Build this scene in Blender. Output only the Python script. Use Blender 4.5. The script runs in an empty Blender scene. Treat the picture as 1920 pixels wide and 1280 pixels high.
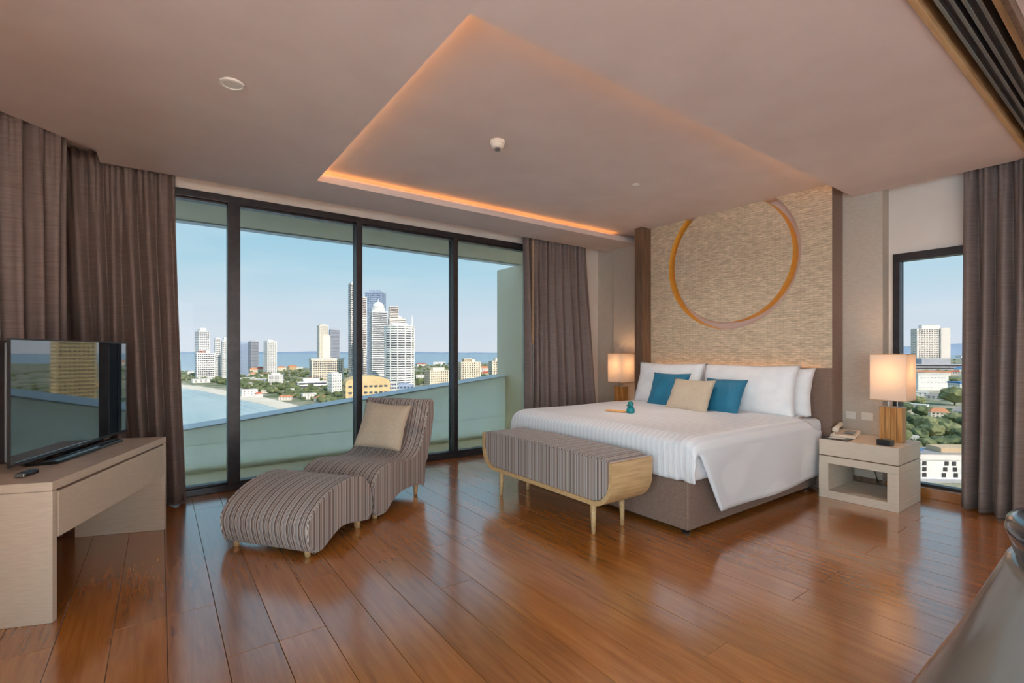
import bpy, bmesh, math, random
from mathutils import Vector, Matrix, noise
random.seed(7)
S = bpy.context.scene
COL = S.collection
R = math.radians
# ---------------------------------------------------------------- camera
EYE = 1.2
YAW = R(36.0)
FPX, CX, CY = 909.0, 960.0, 660.0
cam_d = bpy.data.cameras.new('camera')
cam = bpy.data.objects.new('camera', cam_d); COL.objects.link(cam)
cam.location = (0, 0, EYE)
cam.rotation_euler = (R(90), 0, -YAW)
cam_d.sensor_width = 36.0
cam_d.lens = 36.0 * FPX / 1920.0
cam_d.shift_y = (CY - 640.0) / 1920.0
cam_d.clip_start = 0.05; cam_d.clip_end = 60000
S.camera = cam
# ---------------------------------------------------------------- world, sun, exposure
W = bpy.data.worlds.new('sky'); S.world = W; W.use_nodes = True
wn = W.node_tree; wn.nodes.clear()
o = wn.nodes.new('ShaderNodeOutputWorld'); bg = wn.nodes.new('ShaderNodeBackground')
tc = wn.nodes.new('ShaderNodeTexCoord'); sp = wn.nodes.new('ShaderNodeSeparateXYZ'); rp = wn.nodes.new('ShaderNodeValToRGB')
cl = wn.nodes.new('ShaderNodeTexNoise'); mp = wn.nodes.new('ShaderNodeMapping'); mx = wn.nodes.new('ShaderNodeMix'); mx.data_type = 'RGBA'
crp = wn.nodes.new('ShaderNodeValToRGB')
L = wn.links.new
L(tc.outputs['Generated'], sp.inputs[0]); L(sp.outputs['Z'], rp.inputs[0])
e = rp.color_ramp.elements
e[0].position = 0.0; e[0].color = (0.66, 0.73, 0.81, 1)
e[1].position = 1.0; e[1].color = (0.27, 0.42, 0.60, 1)
for p, c in ((0.07, (0.60, 0.71, 0.80)), (0.16, (0.42, 0.65, 0.77)), (0.28, (0.28, 0.56, 0.72)), (0.5, (0.27, 0.49, 0.66))):
    k = e.new(p); k.color = (*c, 1)
L(tc.outputs['Generated'], mp.inputs[0]); mp.inputs['Scale'].default_value = (3, 3, 14)
L(mp.outputs[0], cl.inputs['Vector']); cl.inputs['Scale'].default_value = 1.6; cl.inputs['Detail'].default_value = 5
L(cl.outputs[0], crp.inputs[0])
crp.color_ramp.elements[0].position = 0.5; crp.color_ramp.elements[0].color = (0, 0, 0, 1)
crp.color_ramp.elements[1].position = 0.85; crp.color_ramp.elements[1].color = (0.35, 0.35, 0.35, 1)
L(crp.outputs[0], mx.inputs[0]); L(rp.outputs[0], mx.inputs[6]); mx.inputs[7].default_value = (0.75, 0.82, 0.86, 1)
L(mx.outputs[2], bg.inputs[0]); DAY = 4.5                                      # daylight raised to fill the room; bedroom pane tint dims the view
bg.inputs[1].default_value = DAY
L(bg.outputs[0], o.inputs[0])
sun_d = bpy.data.lights.new('sun', 'SUN'); sun = bpy.data.objects.new('sun', sun_d); COL.objects.link(sun)
sun_d.energy = 3.4 * DAY; sun_d.color = (1.0, 0.90, 0.77); sun_d.angle = R(0.6)
sun_from = Vector((0.02, -0.84, 0.52)).normalized()
sun.rotation_euler = sun_from.to_track_quat('Z', 'Y').to_euler()
S.view_settings.view_transform = 'Standard'; S.view_settings.look = 'None'
S.view_settings.exposure = 1.5; S.view_settings.gamma = 1.0; S.view_settings.use_curve_mapping = False
try:
    S.cycles.max_bounces = 10; S.cycles.diffuse_bounces = 6; S.cycles.transparent_max_bounces = 12
except Exception: pass
# ---------------------------------------------------------------- helpers
fw = (math.sin(YAW), math.cos(YAW)); rt = (math.cos(YAW), -math.sin(YAW))
GZ = -80.0                                    # street level far below the room
def at(px, py, z=GZ):                         # the point of a level z seen at a pixel of the 1920x1280 frame
    u = (px - CX) / FPX; v = (CY - py) / FPX; t = (z - EYE) / v
    return Vector(((fw[0] + u * rt[0]) * t, (fw[1] + u * rt[1]) * t, z))
def srgb(r, g, b):
    f = lambda c: (c / 255) / 12.92 if c / 255 <= 0.04045 else ((c / 255 + 0.055) / 1.055) ** 2.4
    return (f(r), f(g), f(b), 1)
def mat(name, col, rough=0.6, metal=0.0, spec=0.5, sheen=0.0, coat=0.0):
    m = bpy.data.materials.new(name); m.use_nodes = True
    b = m.node_tree.nodes['Principled BSDF']
    b.inputs['Base Color'].default_value = col if len(col) == 4 else (*col, 1)
    b.inputs['Roughness'].default_value = rough; b.inputs['Metallic'].default_value = metal
    b.inputs['Specular IOR Level'].default_value = spec
    b.inputs['Sheen Weight'].default_value = sheen; b.inputs['Coat Weight'].default_value = coat
    return m
def nodes(m): return m.node_tree.nodes, m.node_tree.links.new, m.node_tree.nodes['Principled BSDF']
def add_noise(m, scale, c1, c2, stretch=(1, 1, 1), detail=4, bump=0.0, coord='Object', lo=0.35, hi=0.65, bdist=0.002):
    n, l, b = nodes(m)
    t = n.new('ShaderNodeTexCoord'); mp = n.new('ShaderNodeMapping'); x = n.new('ShaderNodeTexNoise'); r = n.new('ShaderNodeValToRGB')
    l(t.outputs[coord], mp.inputs[0]); mp.inputs['Scale'].default_value = stretch; l(mp.outputs[0], x.inputs['Vector'])
    x.inputs['Scale'].default_value = scale; x.inputs['Detail'].default_value = detail
    r.color_ramp.elements[0].position = lo; r.color_ramp.elements[1].position = hi
    r.color_ramp.elements[0].color = c1; r.color_ramp.elements[1].color = c2
    l(x.outputs[0], r.inputs[0]); l(r.outputs[0], b.inputs['Base Color'])
    if bump:
        bp = n.new('ShaderNodeBump'); bp.inputs['Strength'].default_value = bump; bp.inputs['Distance'].default_value = bdist
        l(x.outputs[0], bp.inputs['Height']); l(bp.outputs[0], b.inputs['Normal'])
    return m
def obj(name, bm, m, parent=None, smooth=False, loc=None):
    me = bpy.data.meshes.new(name)
    bmesh.ops.recalc_face_normals(bm, faces=bm.faces[:])
    bm.to_mesh(me); bm.free()
    for q in (m if isinstance(m, (list, tuple)) else [m]): me.materials.append(q)
    if smooth:
        me.polygons.foreach_set('use_smooth', [True] * len(me.polygons))
    ob = bpy.data.objects.new(name, me); COL.objects.link(ob)
    if parent: ob.parent = parent
    if loc: ob.location = loc
    return ob
def empty(name, loc, rz=0.0):
    ob = bpy.data.objects.new(name, None); COL.objects.link(ob); ob.empty_display_size = 0.1
    ob.location = loc; ob.rotation_euler = (0, 0, rz); return ob
def tag(ob, label=None, cat=None, group=None, kind=None):
    if label: ob['label'] = label
    if cat: ob['category'] = cat
    if group: ob['group'] = group
    if kind: ob['kind'] = kind
    return ob
def box(bm, x0, x1, y0, y1, z0, z1, mi=0):
    v = [bm.verts.new((x, y, z)) for z in (z0, z1) for y in (y0, y1) for x in (x0, x1)]
    fs = [bm.faces.new([v[i] for i in f]) for f in ((0, 2, 3, 1), (4, 5, 7, 6), (0, 1, 5, 4), (2, 6, 7, 3), (0, 4, 6, 2), (1, 3, 7, 5))]
    for f in fs: f.material_index = mi
    return fs
def BX(*a, bev=0.0, seg=2):
    bm = bmesh.new(); box(bm, *a)
    if bev: bmesh.ops.bevel(bm, geom=bm.edges[:], offset=bev, segments=seg, profile=0.5, affect='EDGES')
    return bm
def prism(bm, pts, z0, z1):                   # polygon in xy raised from z0 to z1
    a = [bm.verts.new((x, y, z0)) for x, y in pts]; b = [bm.verts.new((x, y, z1)) for x, y in pts]
    bm.faces.new(a[::-1]); bm.faces.new(b)
    n = len(pts)
    for i in range(n): bm.faces.new((a[i], a[(i + 1) % n], b[(i + 1) % n], b[i]))
def lathe(bm, prof, seg=32, cx=0, cy=0, cap=True):
    rings = []
    for r, z in prof:
        rings.append([bm.verts.new((cx + r * math.cos(2 * math.pi * i / seg), cy + r * math.sin(2 * math.pi * i / seg), z)) for i in range(seg)])
    for a, b in zip(rings, rings[1:]):
        for i in range(seg): bm.faces.new((a[i], a[(i + 1) % seg], b[(i + 1) % seg], b[i]))
    if cap: bm.faces.new(rings[0][::-1]); bm.faces.new(rings[-1])
def LT(*a, **k):
    bm = bmesh.new(); lathe(bm, *a, **k); return bm
def tube(bm, pts, r, seg=8):
    rings = []
    pts = [Vector(p) for p in pts]
    for i, p in enumerate(pts):
        d = (pts[min(i + 1, len(pts) - 1)] - pts[max(i - 1, 0)]).normalized()
        a = d.orthogonal().normalized() if not rings else (rings_a - d * rings_a.dot(d)).normalized()
        rings_a = a; b = d.cross(a)
        rr = r[i] if isinstance(r, (list, tuple)) else r
        rings.append([bm.verts.new(p + a * rr * math.cos(2 * math.pi * k / seg) + b * rr * math.sin(2 * math.pi * k / seg)) for k in range(seg)])
    for a, b in zip(rings, rings[1:]):
        for k in range(seg): bm.faces.new((a[k], a[(k + 1) % seg], b[(k + 1) % seg], b[k]))
    bm.faces.new(rings[0][::-1]); bm.faces.new(rings[-1])
def TB(*a, **k):
    bm = bmesh.new(); tube(bm, *a, **k); return bm
def crom(pts, n, closed=True):
    P = [Vector((a, b)) for a, b in pts]; out = []
    N = len(P)
    for i in range(N if closed else N - 1):
        p0, p1, p2, p3 = (P[(i - 1) % N], P[i], P[(i + 1) % N], P[(i + 2) % N]) if closed else (P[max(i - 1, 0)], P[i], P[i + 1], P[min(i + 2, N - 1)])
        for k in range(n):
            t = k / n
            out.append(0.5 * ((2 * p1) + (p2 - p0) * t + (2 * p0 - 5 * p1 + 4 * p2 - p3) * t * t + (3 * p1 - p0 - 3 * p2 + p3) * t ** 3))
    return [(q.x, q.y) for q in out]
def link_copy(src, parent=None):
    c = src.copy(); COL.objects.link(c); c.parent = parent
    for ch in list(src.children): link_copy(ch, c)
    return c
def struct(name, bm, m, **k): return tag(obj(name, bm, m, **k), kind='structure')
# ---------------------------------------------------------------- materials
M = {}
M['ceiling'] = add_noise(mat('ceiling_paint', srgb(214, 205, 200), 0.8), 3, srgb(213, 196, 189), srgb(218, 202, 195))
M['wall'] = add_noise(mat('wall_paint', srgb(206, 196, 186), 0.8), 3, srgb(226, 212, 200), srgb(232, 219, 208))
M['wallpaper'] = add_noise(mat('wallpaper_grasscloth', srgb(196, 181, 166), 0.75), 60, srgb(188, 172, 156), srgb(204, 190, 175), (0.4, 0.4, 6), bump=0.2)
M['brown'] = add_noise(mat('brown_upholstery', srgb(112, 88, 74), 0.75, sheen=0.1), 90, srgb(122, 96, 82), srgb(138, 111, 96), bump=0.2)
M['walnut'] = add_noise(mat('walnut_veneer', srgb(110, 82, 62), 0.45), 6, srgb(98, 72, 54), srgb(124, 94, 72), (8, 8, 0.6))
M['frame'] = add_noise(mat('dark_window_frame', srgb(52, 50, 54), 0.35, 0.3), 20, srgb(48, 46, 50), srgb(58, 56, 60))
M['oak'] = add_noise(mat('light_oak', srgb(196, 158, 112), 0.45), 5, srgb(186, 148, 102), srgb(206, 168, 122), (1, 10, 10), bump=0.05)
M['cream'] = add_noise(mat('cream_lacquer', srgb(196, 184, 170), 0.45), 14, srgb(202, 183, 163), srgb(211, 193, 174), (1, 1, 12))
M['black'] = add_noise(mat('black_plastic', srgb(24, 24, 27), 0.3), 12, srgb(22, 22, 25), srgb(27, 27, 30))
M['steel'] = mat('brushed_steel', srgb(150, 150, 152), 0.35, 0.9)
M['white_plastic'] = add_noise(mat('white_plastic', srgb(226, 218, 206), 0.4), 12, srgb(224, 216, 204), srgb(229, 221, 209))
M['linen'] = add_noise(mat('beige_linen', srgb(196, 176, 152), 0.85, sheen=0.2), 180, srgb(186, 166, 142), srgb(206, 187, 164), bump=0.3)
M['teal'] = add_noise(mat('teal_velvet', srgb(18, 108, 140), 0.6, sheen=0.15), 160, srgb(14, 100, 132), srgb(24, 118, 150), bump=0.25)
M['white_cotton'] = add_noise(mat('white_cotton', srgb(232, 230, 230), 0.7, sheen=0.1), 9, srgb(228, 226, 227), srgb(236, 234, 234), bump=0.12, bdist=0.01)
M['gold'] = add_noise(mat('gold_leaf', (0.95, 0.50, 0.06, 1), 0.4, 0.15), 25, (0.95, 0.50, 0.06, 1), (1.0, 0.60, 0.10, 1), (1, 1, 1))
M['parapet'] = add_noise(mat('green_parapet_paint', srgb(176, 204, 196), 0.6), 2, srgb(172, 200, 192), srgb(181, 208, 200))
def frosted():
    m = bpy.data.materials.new('frosted_green_glass'); m.use_nodes = True; n = m.node_tree.nodes; l = m.node_tree.links.new; n.clear()
    o = n.new('ShaderNodeOutputMaterial'); d = n.new('ShaderNodeBsdfDiffuse'); t = n.new('ShaderNodeBsdfTranslucent'); x = n.new('ShaderNodeMixShader')
    tx = n.new('ShaderNodeTexCoord'); nz = n.new('ShaderNodeTexNoise'); nz.inputs['Scale'].default_value = 2; r = n.new('ShaderNodeValToRGB')
    r.color_ramp.elements[0].color = (.93, .93, .84, 1); r.color_ramp.elements[1].color = (.96, .96, .88, 1)
    l(tx.outputs['Object'], nz.inputs['Vector']); l(nz.outputs[0], r.inputs[0]); l(r.outputs[0], d.inputs[0]); l(r.outputs[0], t.inputs[0])
    x.inputs[0].default_value = .78; l(d.outputs[0], x.inputs[1]); l(t.outputs[0], x.inputs[2]); l(x.outputs[0], o.inputs[0]); return m
M['frosted'] = frosted()
M['parapet_cap'] = mat('parapet_cap', srgb(236, 238, 240), 0.5)
M['concrete'] = add_noise(mat('painted_concrete', srgb(206, 204, 192), 0.8), 2.5, srgb(246, 226, 190), srgb(250, 232, 200))
def glass(name='view_dimming_glass', tint=(0.97, 0.985, 0.98, 1)):
    m = bpy.data.materials.new(name); m.use_nodes = True; n = m.node_tree.nodes; l = m.node_tree.links.new; n.clear()
    o = n.new('ShaderNodeOutputMaterial'); t = n.new('ShaderNodeBsdfTransparent'); g = n.new('ShaderNodeBsdfGlossy'); f = n.new('ShaderNodeFresnel'); x = n.new('ShaderNodeMixShader')
    t.inputs[0].default_value = tint; g.inputs['Roughness'].default_value = 0.0; f.inputs[0].default_value = 1.13
    l(f.outputs[0], x.inputs[0]); l(t.outputs[0], x.inputs[1]); l(g.outputs[0], x.inputs[2]); l(x.outputs[0], o.inputs[0]); return m
TAU = math.sqrt(0.365 / DAY)                     # tint added to dim the view, per face, two faces to a pane
M['glass'] = glass(tint=(TAU, TAU, TAU, 1)); M['clear'] = glass('light_warming_glass', (.965, .925, .885, 1)); M['plain'] = glass('faint_warming_glass', (.98, .95, .915, 1))  # last two: warm tints added to colour the fill daylight
def emit(name, col, s):
    m = bpy.data.materials.new(name); m.use_nodes = True; n = m.node_tree.nodes; l = m.node_tree.links.new
    b = n['Principled BSDF']; b.inputs['Base Color'].default_value = col; b.inputs['Emission Color'].default_value = col; b.inputs['Emission Strength'].default_value = s
    return m
def floor_wood():
    m = mat('oiled_oak_planks', srgb(150, 92, 52), 0.3); n, l, b = nodes(m)
    t = n.new('ShaderNodeTexCoord'); mp = n.new('ShaderNodeMapping'); oi = n.new('ShaderNodeObjectInfo')
    ad = n.new('ShaderNodeVectorMath'); ad.operation = 'ADD'; sc = n.new('ShaderNodeVectorMath'); sc.operation = 'SCALE'
    cmb = n.new('ShaderNodeCombineXYZ')
    l(oi.outputs['Random'], cmb.inputs[0]); l(oi.outputs['Random'], cmb.inputs[1]); l(cmb.outputs[0], sc.inputs[0]); sc.inputs['Scale'].default_value = 37.0
    l(t.outputs['Object'], ad.inputs[0]); l(sc.outputs[0], ad.inputs[1]); l(ad.outputs[0], mp.inputs[0]); mp.inputs['Scale'].default_value = (14, 1.0, 1)
    x = n.new('ShaderNodeTexNoise'); x.inputs['Scale'].default_value = 2.4; x.inputs['Detail'].default_value = 8; x.inputs['Roughness'].default_value = 0.62; x.inputs['Distortion'].default_value = 0.5
    l(mp.outputs[0], x.inputs['Vector'])
    r = n.new('ShaderNodeValToRGB'); l(x.outputs[0], r.inputs[0]); e = r.color_ramp.elements
    e[0].position = 0.25; e[0].color = srgb(146, 80, 26); e[1].position = 0.8; e[1].color = srgb(194, 124, 56)
    k = e.new(0.5); k.color = srgb(173, 103, 40)
    kn = n.new('ShaderNodeTexNoise'); kn.inputs['Scale'].default_value = 5.5; kn.inputs['Detail'].default_value = 2; m2 = n.new('ShaderNodeMapping'); m2.inputs['Scale'].default_value = (1.8, 0.8, 1)
    l(ad.outputs[0], m2.inputs[0]); l(m2.outputs[0], kn.inputs['Vector'])
    kr = n.new('ShaderNodeValToRGB'); kr.color_ramp.elements[0].position = 0.70; kr.color_ramp.elements[0].color = (1, 1, 1, 1); kr.color_ramp.elements[1].position = 0.82; kr.color_ramp.elements[1].color = (0.55, 0.45, 0.38, 1)
    l(kn.outputs[0], kr.inputs[0])
    mu = n.new('ShaderNodeMix'); mu.data_type = 'RGBA'; mu.blend_type = 'MULTIPLY'; mu.inputs[0].default_value = 1
    l(r.outputs[0], mu.inputs[6]); l(kr.outputs[0], mu.inputs[7])
    hs = n.new('ShaderNodeHueSaturation'); mr = n.new('ShaderNodeMapRange'); mr.inputs[3].default_value = 0.86; mr.inputs[4].default_value = 1.14
    l(oi.outputs['Random'], mr.inputs[0]); l(mr.outputs[0], hs.inputs['Value']); l(mu.outputs[2], hs.inputs['Color']); l(hs.outputs[0], b.inputs['Base Color'])
    rr = n.new('ShaderNodeMapRange'); rr.inputs[3].default_value = 0.20; rr.inputs[4].default_value = 0.24; l(x.outputs[0], rr.inputs[0]); l(rr.outputs[0], b.inputs['Roughness'])
    b.inputs['Specular IOR Level'].default_value = 0.8
    b.inputs['Coat Weight'].default_value = 1.0; b.inputs['Coat IOR'].default_value = 1.75; b.inputs['Coat Roughness'].default_value = 0.16
    return m
M['floor'] = floor_wood()
M['joint'] = mat('dark_joint', srgb(52, 30, 18), 0.8)
def stripes(name, axis, period=0.085):
    m = mat(name, srgb(140, 122, 112), 0.8, sheen=0.15); n, l, b = nodes(m)
    t = n.new('ShaderNodeTexCoord'); s = n.new('ShaderNodeSeparateXYZ'); l(t.outputs['Object'], s.inputs[0])
    d = n.new('ShaderNodeMath'); d.operation = 'DIVIDE'; d.inputs[1].default_value = period; l(s.outputs[axis], d.inputs[0])
    f = n.new('ShaderNodeMath'); f.operation = 'FRACT'; l(d.outputs[0], f.inputs[0])
    r = n.new('ShaderNodeValToRGB'); r.color_ramp.interpolation = 'CONSTANT'; l(f.outputs[0], r.inputs[0]); e = r.color_ramp.elements
    c = {'g': srgb(156, 145, 142), 'd': srgb(40, 30, 30), 'c': srgb(212, 197, 186), 'b': srgb(112, 92, 86), 't': srgb(178, 150, 132)}
    seq = [('g', .10), ('d', .035), ('c', .05), ('b', .05), ('c', .05), ('b', .08), ('d', .03), ('t', .06), ('g', .09), ('d', .04), ('c', .04), ('g', .05), ('b', .05), ('t', .04), ('d', .035), ('b', .07), ('c', .04), ('g', .09)]
    tot = sum(w for _, w in seq); p = 0
    for i, (k, w) in enumerate(seq):
        q = e[0] if i == 0 else (e[1] if i == 1 else e.new(min(p, 0.999)))
        q.position = p; q.color = c[k]; p += w / tot
    nz = n.new('ShaderNodeTexNoise'); nz.inputs['Scale'].default_value = 320; l(t.outputs['Object'], nz.inputs['Vector'])
    bp = n.new('ShaderNodeBump'); bp.inputs['Strength'].default_value = 0.25; bp.inputs['Distance'].default_value = 0.002
    l(nz.outputs[0], bp.inputs['Height']); l(bp.outputs[0], b.inputs['Normal']); l(r.outputs[0], b.inputs['Base Color'])
    return m
M['stripe_x'] = stripes('striped_fabric_lengthwise', 'X'); M['stripe_y'] = stripes('striped_fabric_crosswise', 'Y')
def curtain_mat():
    m = mat('taupe_curtain_fabric', srgb(122, 104, 97), 0.6, sheen=0.06); n, l, b = nodes(m)
    t = n.new('ShaderNodeTexCoord'); mp = n.new('ShaderNodeMapping'); mp.inputs['Scale'].default_value = (6, 6, 220)
    x = n.new('ShaderNodeTexNoise'); x.inputs['Scale'].default_value = 1.0; x.inputs['Detail'].default_value = 3
    r = n.new('ShaderNodeValToRGB'); r.color_ramp.elements[0].position = .3; r.color_ramp.elements[1].position = .7
    r.color_ramp.elements[0].color = srgb(112, 94, 87); r.color_ramp.elements[1].color = srgb(133, 115, 108)
    l(t.outputs['Object'], mp.inputs[0]); l(mp.outputs[0], x.inputs['Vector']); l(x.outputs[0], r.inputs[0]); l(r.outputs[0], b.inputs['Base Color'])
    return m
M['curtain'] = curtain_mat()
def weave_mat():
    m = mat('woven_seagrass_wallcovering', srgb(160, 142, 122), 0.75); n, l, b = nodes(m)
    t = n.new('ShaderNodeTexCoord'); s = n.new('ShaderNodeSeparateXYZ'); c = n.new('ShaderNodeCombineXYZ'); l(t.outputs['Object'], s.inputs[0]); l(s.outputs['Y'], c.inputs[0]); l(s.outputs['Z'], c.inputs[1])
    k = n.new('ShaderNodeTexBrick'); l(c.outputs[0], k.inputs['Vector']); k.inputs['Scale'].default_value = 1.0
    k.inputs['Brick Width'].default_value = 0.075; k.inputs['Row Height'].default_value = 0.021; k.inputs['Mortar Size'].default_value = 0.0016; k.inputs['Mortar Smooth'].default_value = 0.6
    k.inputs['Color1'].default_value = srgb(224, 202, 174); k.inputs['Color2'].default_value = srgb(208, 186, 159); k.inputs['Mortar'].default_value = srgb(178, 157, 132)
    x = n.new('ShaderNodeTexNoise'); mp = n.new('ShaderNodeMapping'); mp.inputs['Scale'].default_value = (1, 10, 55); l(t.outputs['Object'], mp.inputs[0]); l(mp.outputs[0], x.inputs['Vector']); x.inputs['Scale'].default_value = 1.6; x.inputs['Detail'].default_value = 5
    r = n.new('ShaderNodeValToRGB'); r.color_ramp.elements[0].position = .3; r.color_ramp.elements[1].position = .7; r.color_ramp.elements[0].color = (.68, .66, .64, 1); r.color_ramp.elements[1].color = (1.12, 1.1, 1.06, 1); l(x.outputs[0], r.inputs[0])
    mu = n.new('ShaderNodeMix'); mu.data_type = 'RGBA'; mu.blend_type = 'MULTIPLY'; mu.inputs[0].default_value = 1; l(k.outputs['Color'], mu.inputs[6]); l(r.outputs[0], mu.inputs[7]); l(mu.outputs[2], b.inputs['Base Color'])
    bp = n.new('ShaderNodeBump'); bp.inputs['Strength'].default_value = .5; bp.inputs['Distance'].default_value = .003; l(x.outputs[0], bp.inputs['Height']); l(bp.outputs[0], b.inputs['Normal'])
    return m
M['weave'] = weave_mat()
def satin():
    m = mat('white_satin_stripe_cotton', srgb(230, 228, 230), 0.6, sheen=0.1); n, l, b = nodes(m)
    t = n.new('ShaderNodeTexCoord'); s = n.new('ShaderNodeSeparateXYZ'); l(t.outputs['Object'], s.inputs[0])
    w = n.new('ShaderNodeMath'); w.operation = 'MULTIPLY'; w.inputs[1].default_value = 2 * math.pi / 0.044; l(s.outputs['Y'], w.inputs[0])
    sn = n.new('ShaderNodeMath'); sn.operation = 'SINE'; l(w.outputs[0], sn.inputs[0])
    r = n.new('ShaderNodeMapRange'); r.inputs[1].default_value = -.25; r.inputs[2].default_value = .25; l(sn.outputs[0], r.inputs[0])
    rr = n.new('ShaderNodeMapRange'); rr.inputs[3].default_value = .75; rr.inputs[4].default_value = .36; l(r.outputs[0], rr.inputs[0]); l(rr.outputs[0], b.inputs['Roughness'])
    c = n.new('ShaderNodeMix'); c.data_type = 'RGBA'; l(r.outputs[0], c.inputs[0]); c.inputs[6].default_value = srgb(228, 226, 229); c.inputs[7].default_value = srgb(238, 236, 238); l(c.outputs[2], b.inputs['Base Color'])
    bp = n.new('ShaderNodeBump'); bp.inputs['Strength'].default_value = .35; bp.inputs['Distance'].default_value = .003; l(r.outputs[0], bp.inputs['Height']); l(bp.outputs[0], b.inputs['Normal'])
    return m
M['satin'] = satin()
# ================================================================ THE SETTING
ZC, ZL, ZU = 2.59, 2.645, 2.69               # lower ceiling, top of its edge, raised ceiling
XL, XR, YW, YREAR = -1.7, 5.03, 4.85, -4.2
# floor: one slab, every plank a piece of it
floor = struct('floor', BX(XL - .3, 5.3, YREAR - .3, 4.93, -0.2, -0.012), M['joint'])
PW = 0.188
def diag(x): return x + 5.10                  # inner face of the wall that cuts the corner
plank_mesh = {}
def plank(x0, y0, y1):
    ln = round(y1 - y0, 3)
    if ln < 0.05: return
    if ln not in plank_mesh:
        bm = BX(0.0008, PW - 0.0008, 0.0008, ln - 0.0008, -0.012, 0.0, bev=0.0012, seg=1)
        me = bpy.data.meshes.new('plank'); bm.to_mesh(me); bm.free(); me.materials.append(M['floor']); plank_mesh[ln] = me
    p = bpy.data.objects.new('plank', plank_mesh[ln]); COL.objects.link(p); p.parent = floor; p.location = (x0, y0, 0)
i0 = -10
for i in range(i0, 28):
    x0 = 0.025 + PW * i
    if x0 > 5.14: break
    y = YREAR + random.choice((0.3, 0.9, 1.5, 2.0))
    plank(x0, YREAR, y)
    while y < YW - 0.02:
        y2 = y + 2.2
        if y2 > YW - 0.4: y2 = YW - 0.001
        plank(x0, y, y2); y = y2
# ceiling: lowered part with a raised tray, light slot, curtain pockets and track recess
bm = bmesh.new()
TX, TY0, TY1 = 1.03, 1.715, 4.11
prism(bm, [(XL, .63), (TX, .63), (TX, 4.65), (-.355, 4.65), (-.355, 4.39), (XL, 3.046)], ZC, ZL)
box(bm, TX, XR, .63, TY0, ZC, ZL); box(bm, TX, XR, TY1, 4.65, ZC, ZL)
g = 0.09                                       # slot set back behind the edge
prism(bm, [(XL, .63), (TX - g, .63), (TX - g, 4.65), (-.355, 4.65), (-.355, 4.39), (XL, 3.046)], ZL, ZU)
box(bm, TX - g, XR, .63, TY0 - g, ZL, ZU); box(bm, TX - g, XR, TY1 + g, 4.65, ZL, ZU)
box(bm, XL, 5.4, YREAR, .38, ZC, ZU)            # ceiling of the neighbouring room
box(bm, XL - .4, 5.5, YREAR - .3, 5.0, ZU, ZU + .3)
struct('ceiling', bm, M['ceiling'])
# window wall: header, right pier, left pier
bm = bmesh.new()
box(bm, -.72, 3.84, YW, YW + .15, 2.552, ZU)
struct('wall_window_header', bm, M['wall'])
struct('wall_window', BX(3.84, 5.33, YW, YW + .2, -.2, ZU), M['wall'])
# diagonal wall in the corner and left wall
bm = bmesh.new()
prism(bm, [(-.70, 4.85), (-2.1, 3.45), (-2.2, 3.55), (-.85, 5.0), (-.70, 5.0)], -.2, ZU)
struct('wall_diagonal', bm, M['wall'])
bm = bmesh.new()                                # left wall, opening for an unseen window added as fill light
box(bm, XL - .2, XL, 1.1, 3.86, -.2, ZU); box(bm, XL - .2, XL, YREAR, -3.8, -.2, ZU); box(bm, XL - .2, XL, -3.8, 1.1, 2.45, ZU); box(bm, XL - .2, XL, -3.8, 1.1, -.2, .08)
struct('wall_left', bm, M['wall'])
bm = bmesh.new()
box(bm, XL - .2, -1.2, YREAR - .2, YREAR, -.2, ZU); box(bm, .7, 5.4, YREAR - .2, YREAR, -.2, ZU); box(bm, -1.2, .7, YREAR - .2, YREAR, 2.45, ZU); box(bm, -1.2, .7, YREAR - .2, YREAR, -.2, .08)
struct('wall_rear', bm, M['wall'])
# right wall behind the bed
struct('wall_right', BX(XR, XR + .3, 1.50, YW, -.2, ZU), M['wallpaper'])
XWN = 5.18
bm = bmesh.new()                                # wall with the narrow window, opening from y .60 to 1.467
box(bm, XWN, XWN + .15, .3, 1.50, 2.05, ZU); box(bm, XWN, XWN + .15, 1.467, 1.50, -.2, 2.05); box(bm, XWN, XWN + .15, .30, .60, -.2, 2.05); box(bm, XWN, XWN + .15, .3, 1.5, -.2, 0.0)
struct('wall_right_window', bm, M['wall'])
bm = bmesh.new()                                # neighbouring room's right wall, opening for an added fill window
box(bm, XWN, XWN + .15, YREAR, .3, 2.45, ZU); box(bm, XWN, XWN + .15, YREAR, -3.8, -.2, 2.45); box(bm, XWN, XWN + .15, -2.0, .3, -.2, 2.45); box(bm, XWN, XWN + .15, -3.8, -2.0, -.2, .08)
struct('wall_right_rear', bm, M['wall'])
struct('wall_jamb', BX(4.96, XWN, .36, .64, 0, ZC), M['oak'])
struct('baseboard_right', BX(XR - .015, XR, 1.50, 1.79, 0, .10, bev=.003), M['walnut'])
struct('trim_1', BX(XR - .035, XR, 3.87, 4.53, 0, ZC, bev=.004), M['wallpaper'])
struct('trim_2', BX(5.10, 5.30, .60, 1.499, 0, .082, bev=.004), M['floor'])     # wooden sill of the narrow window
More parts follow.
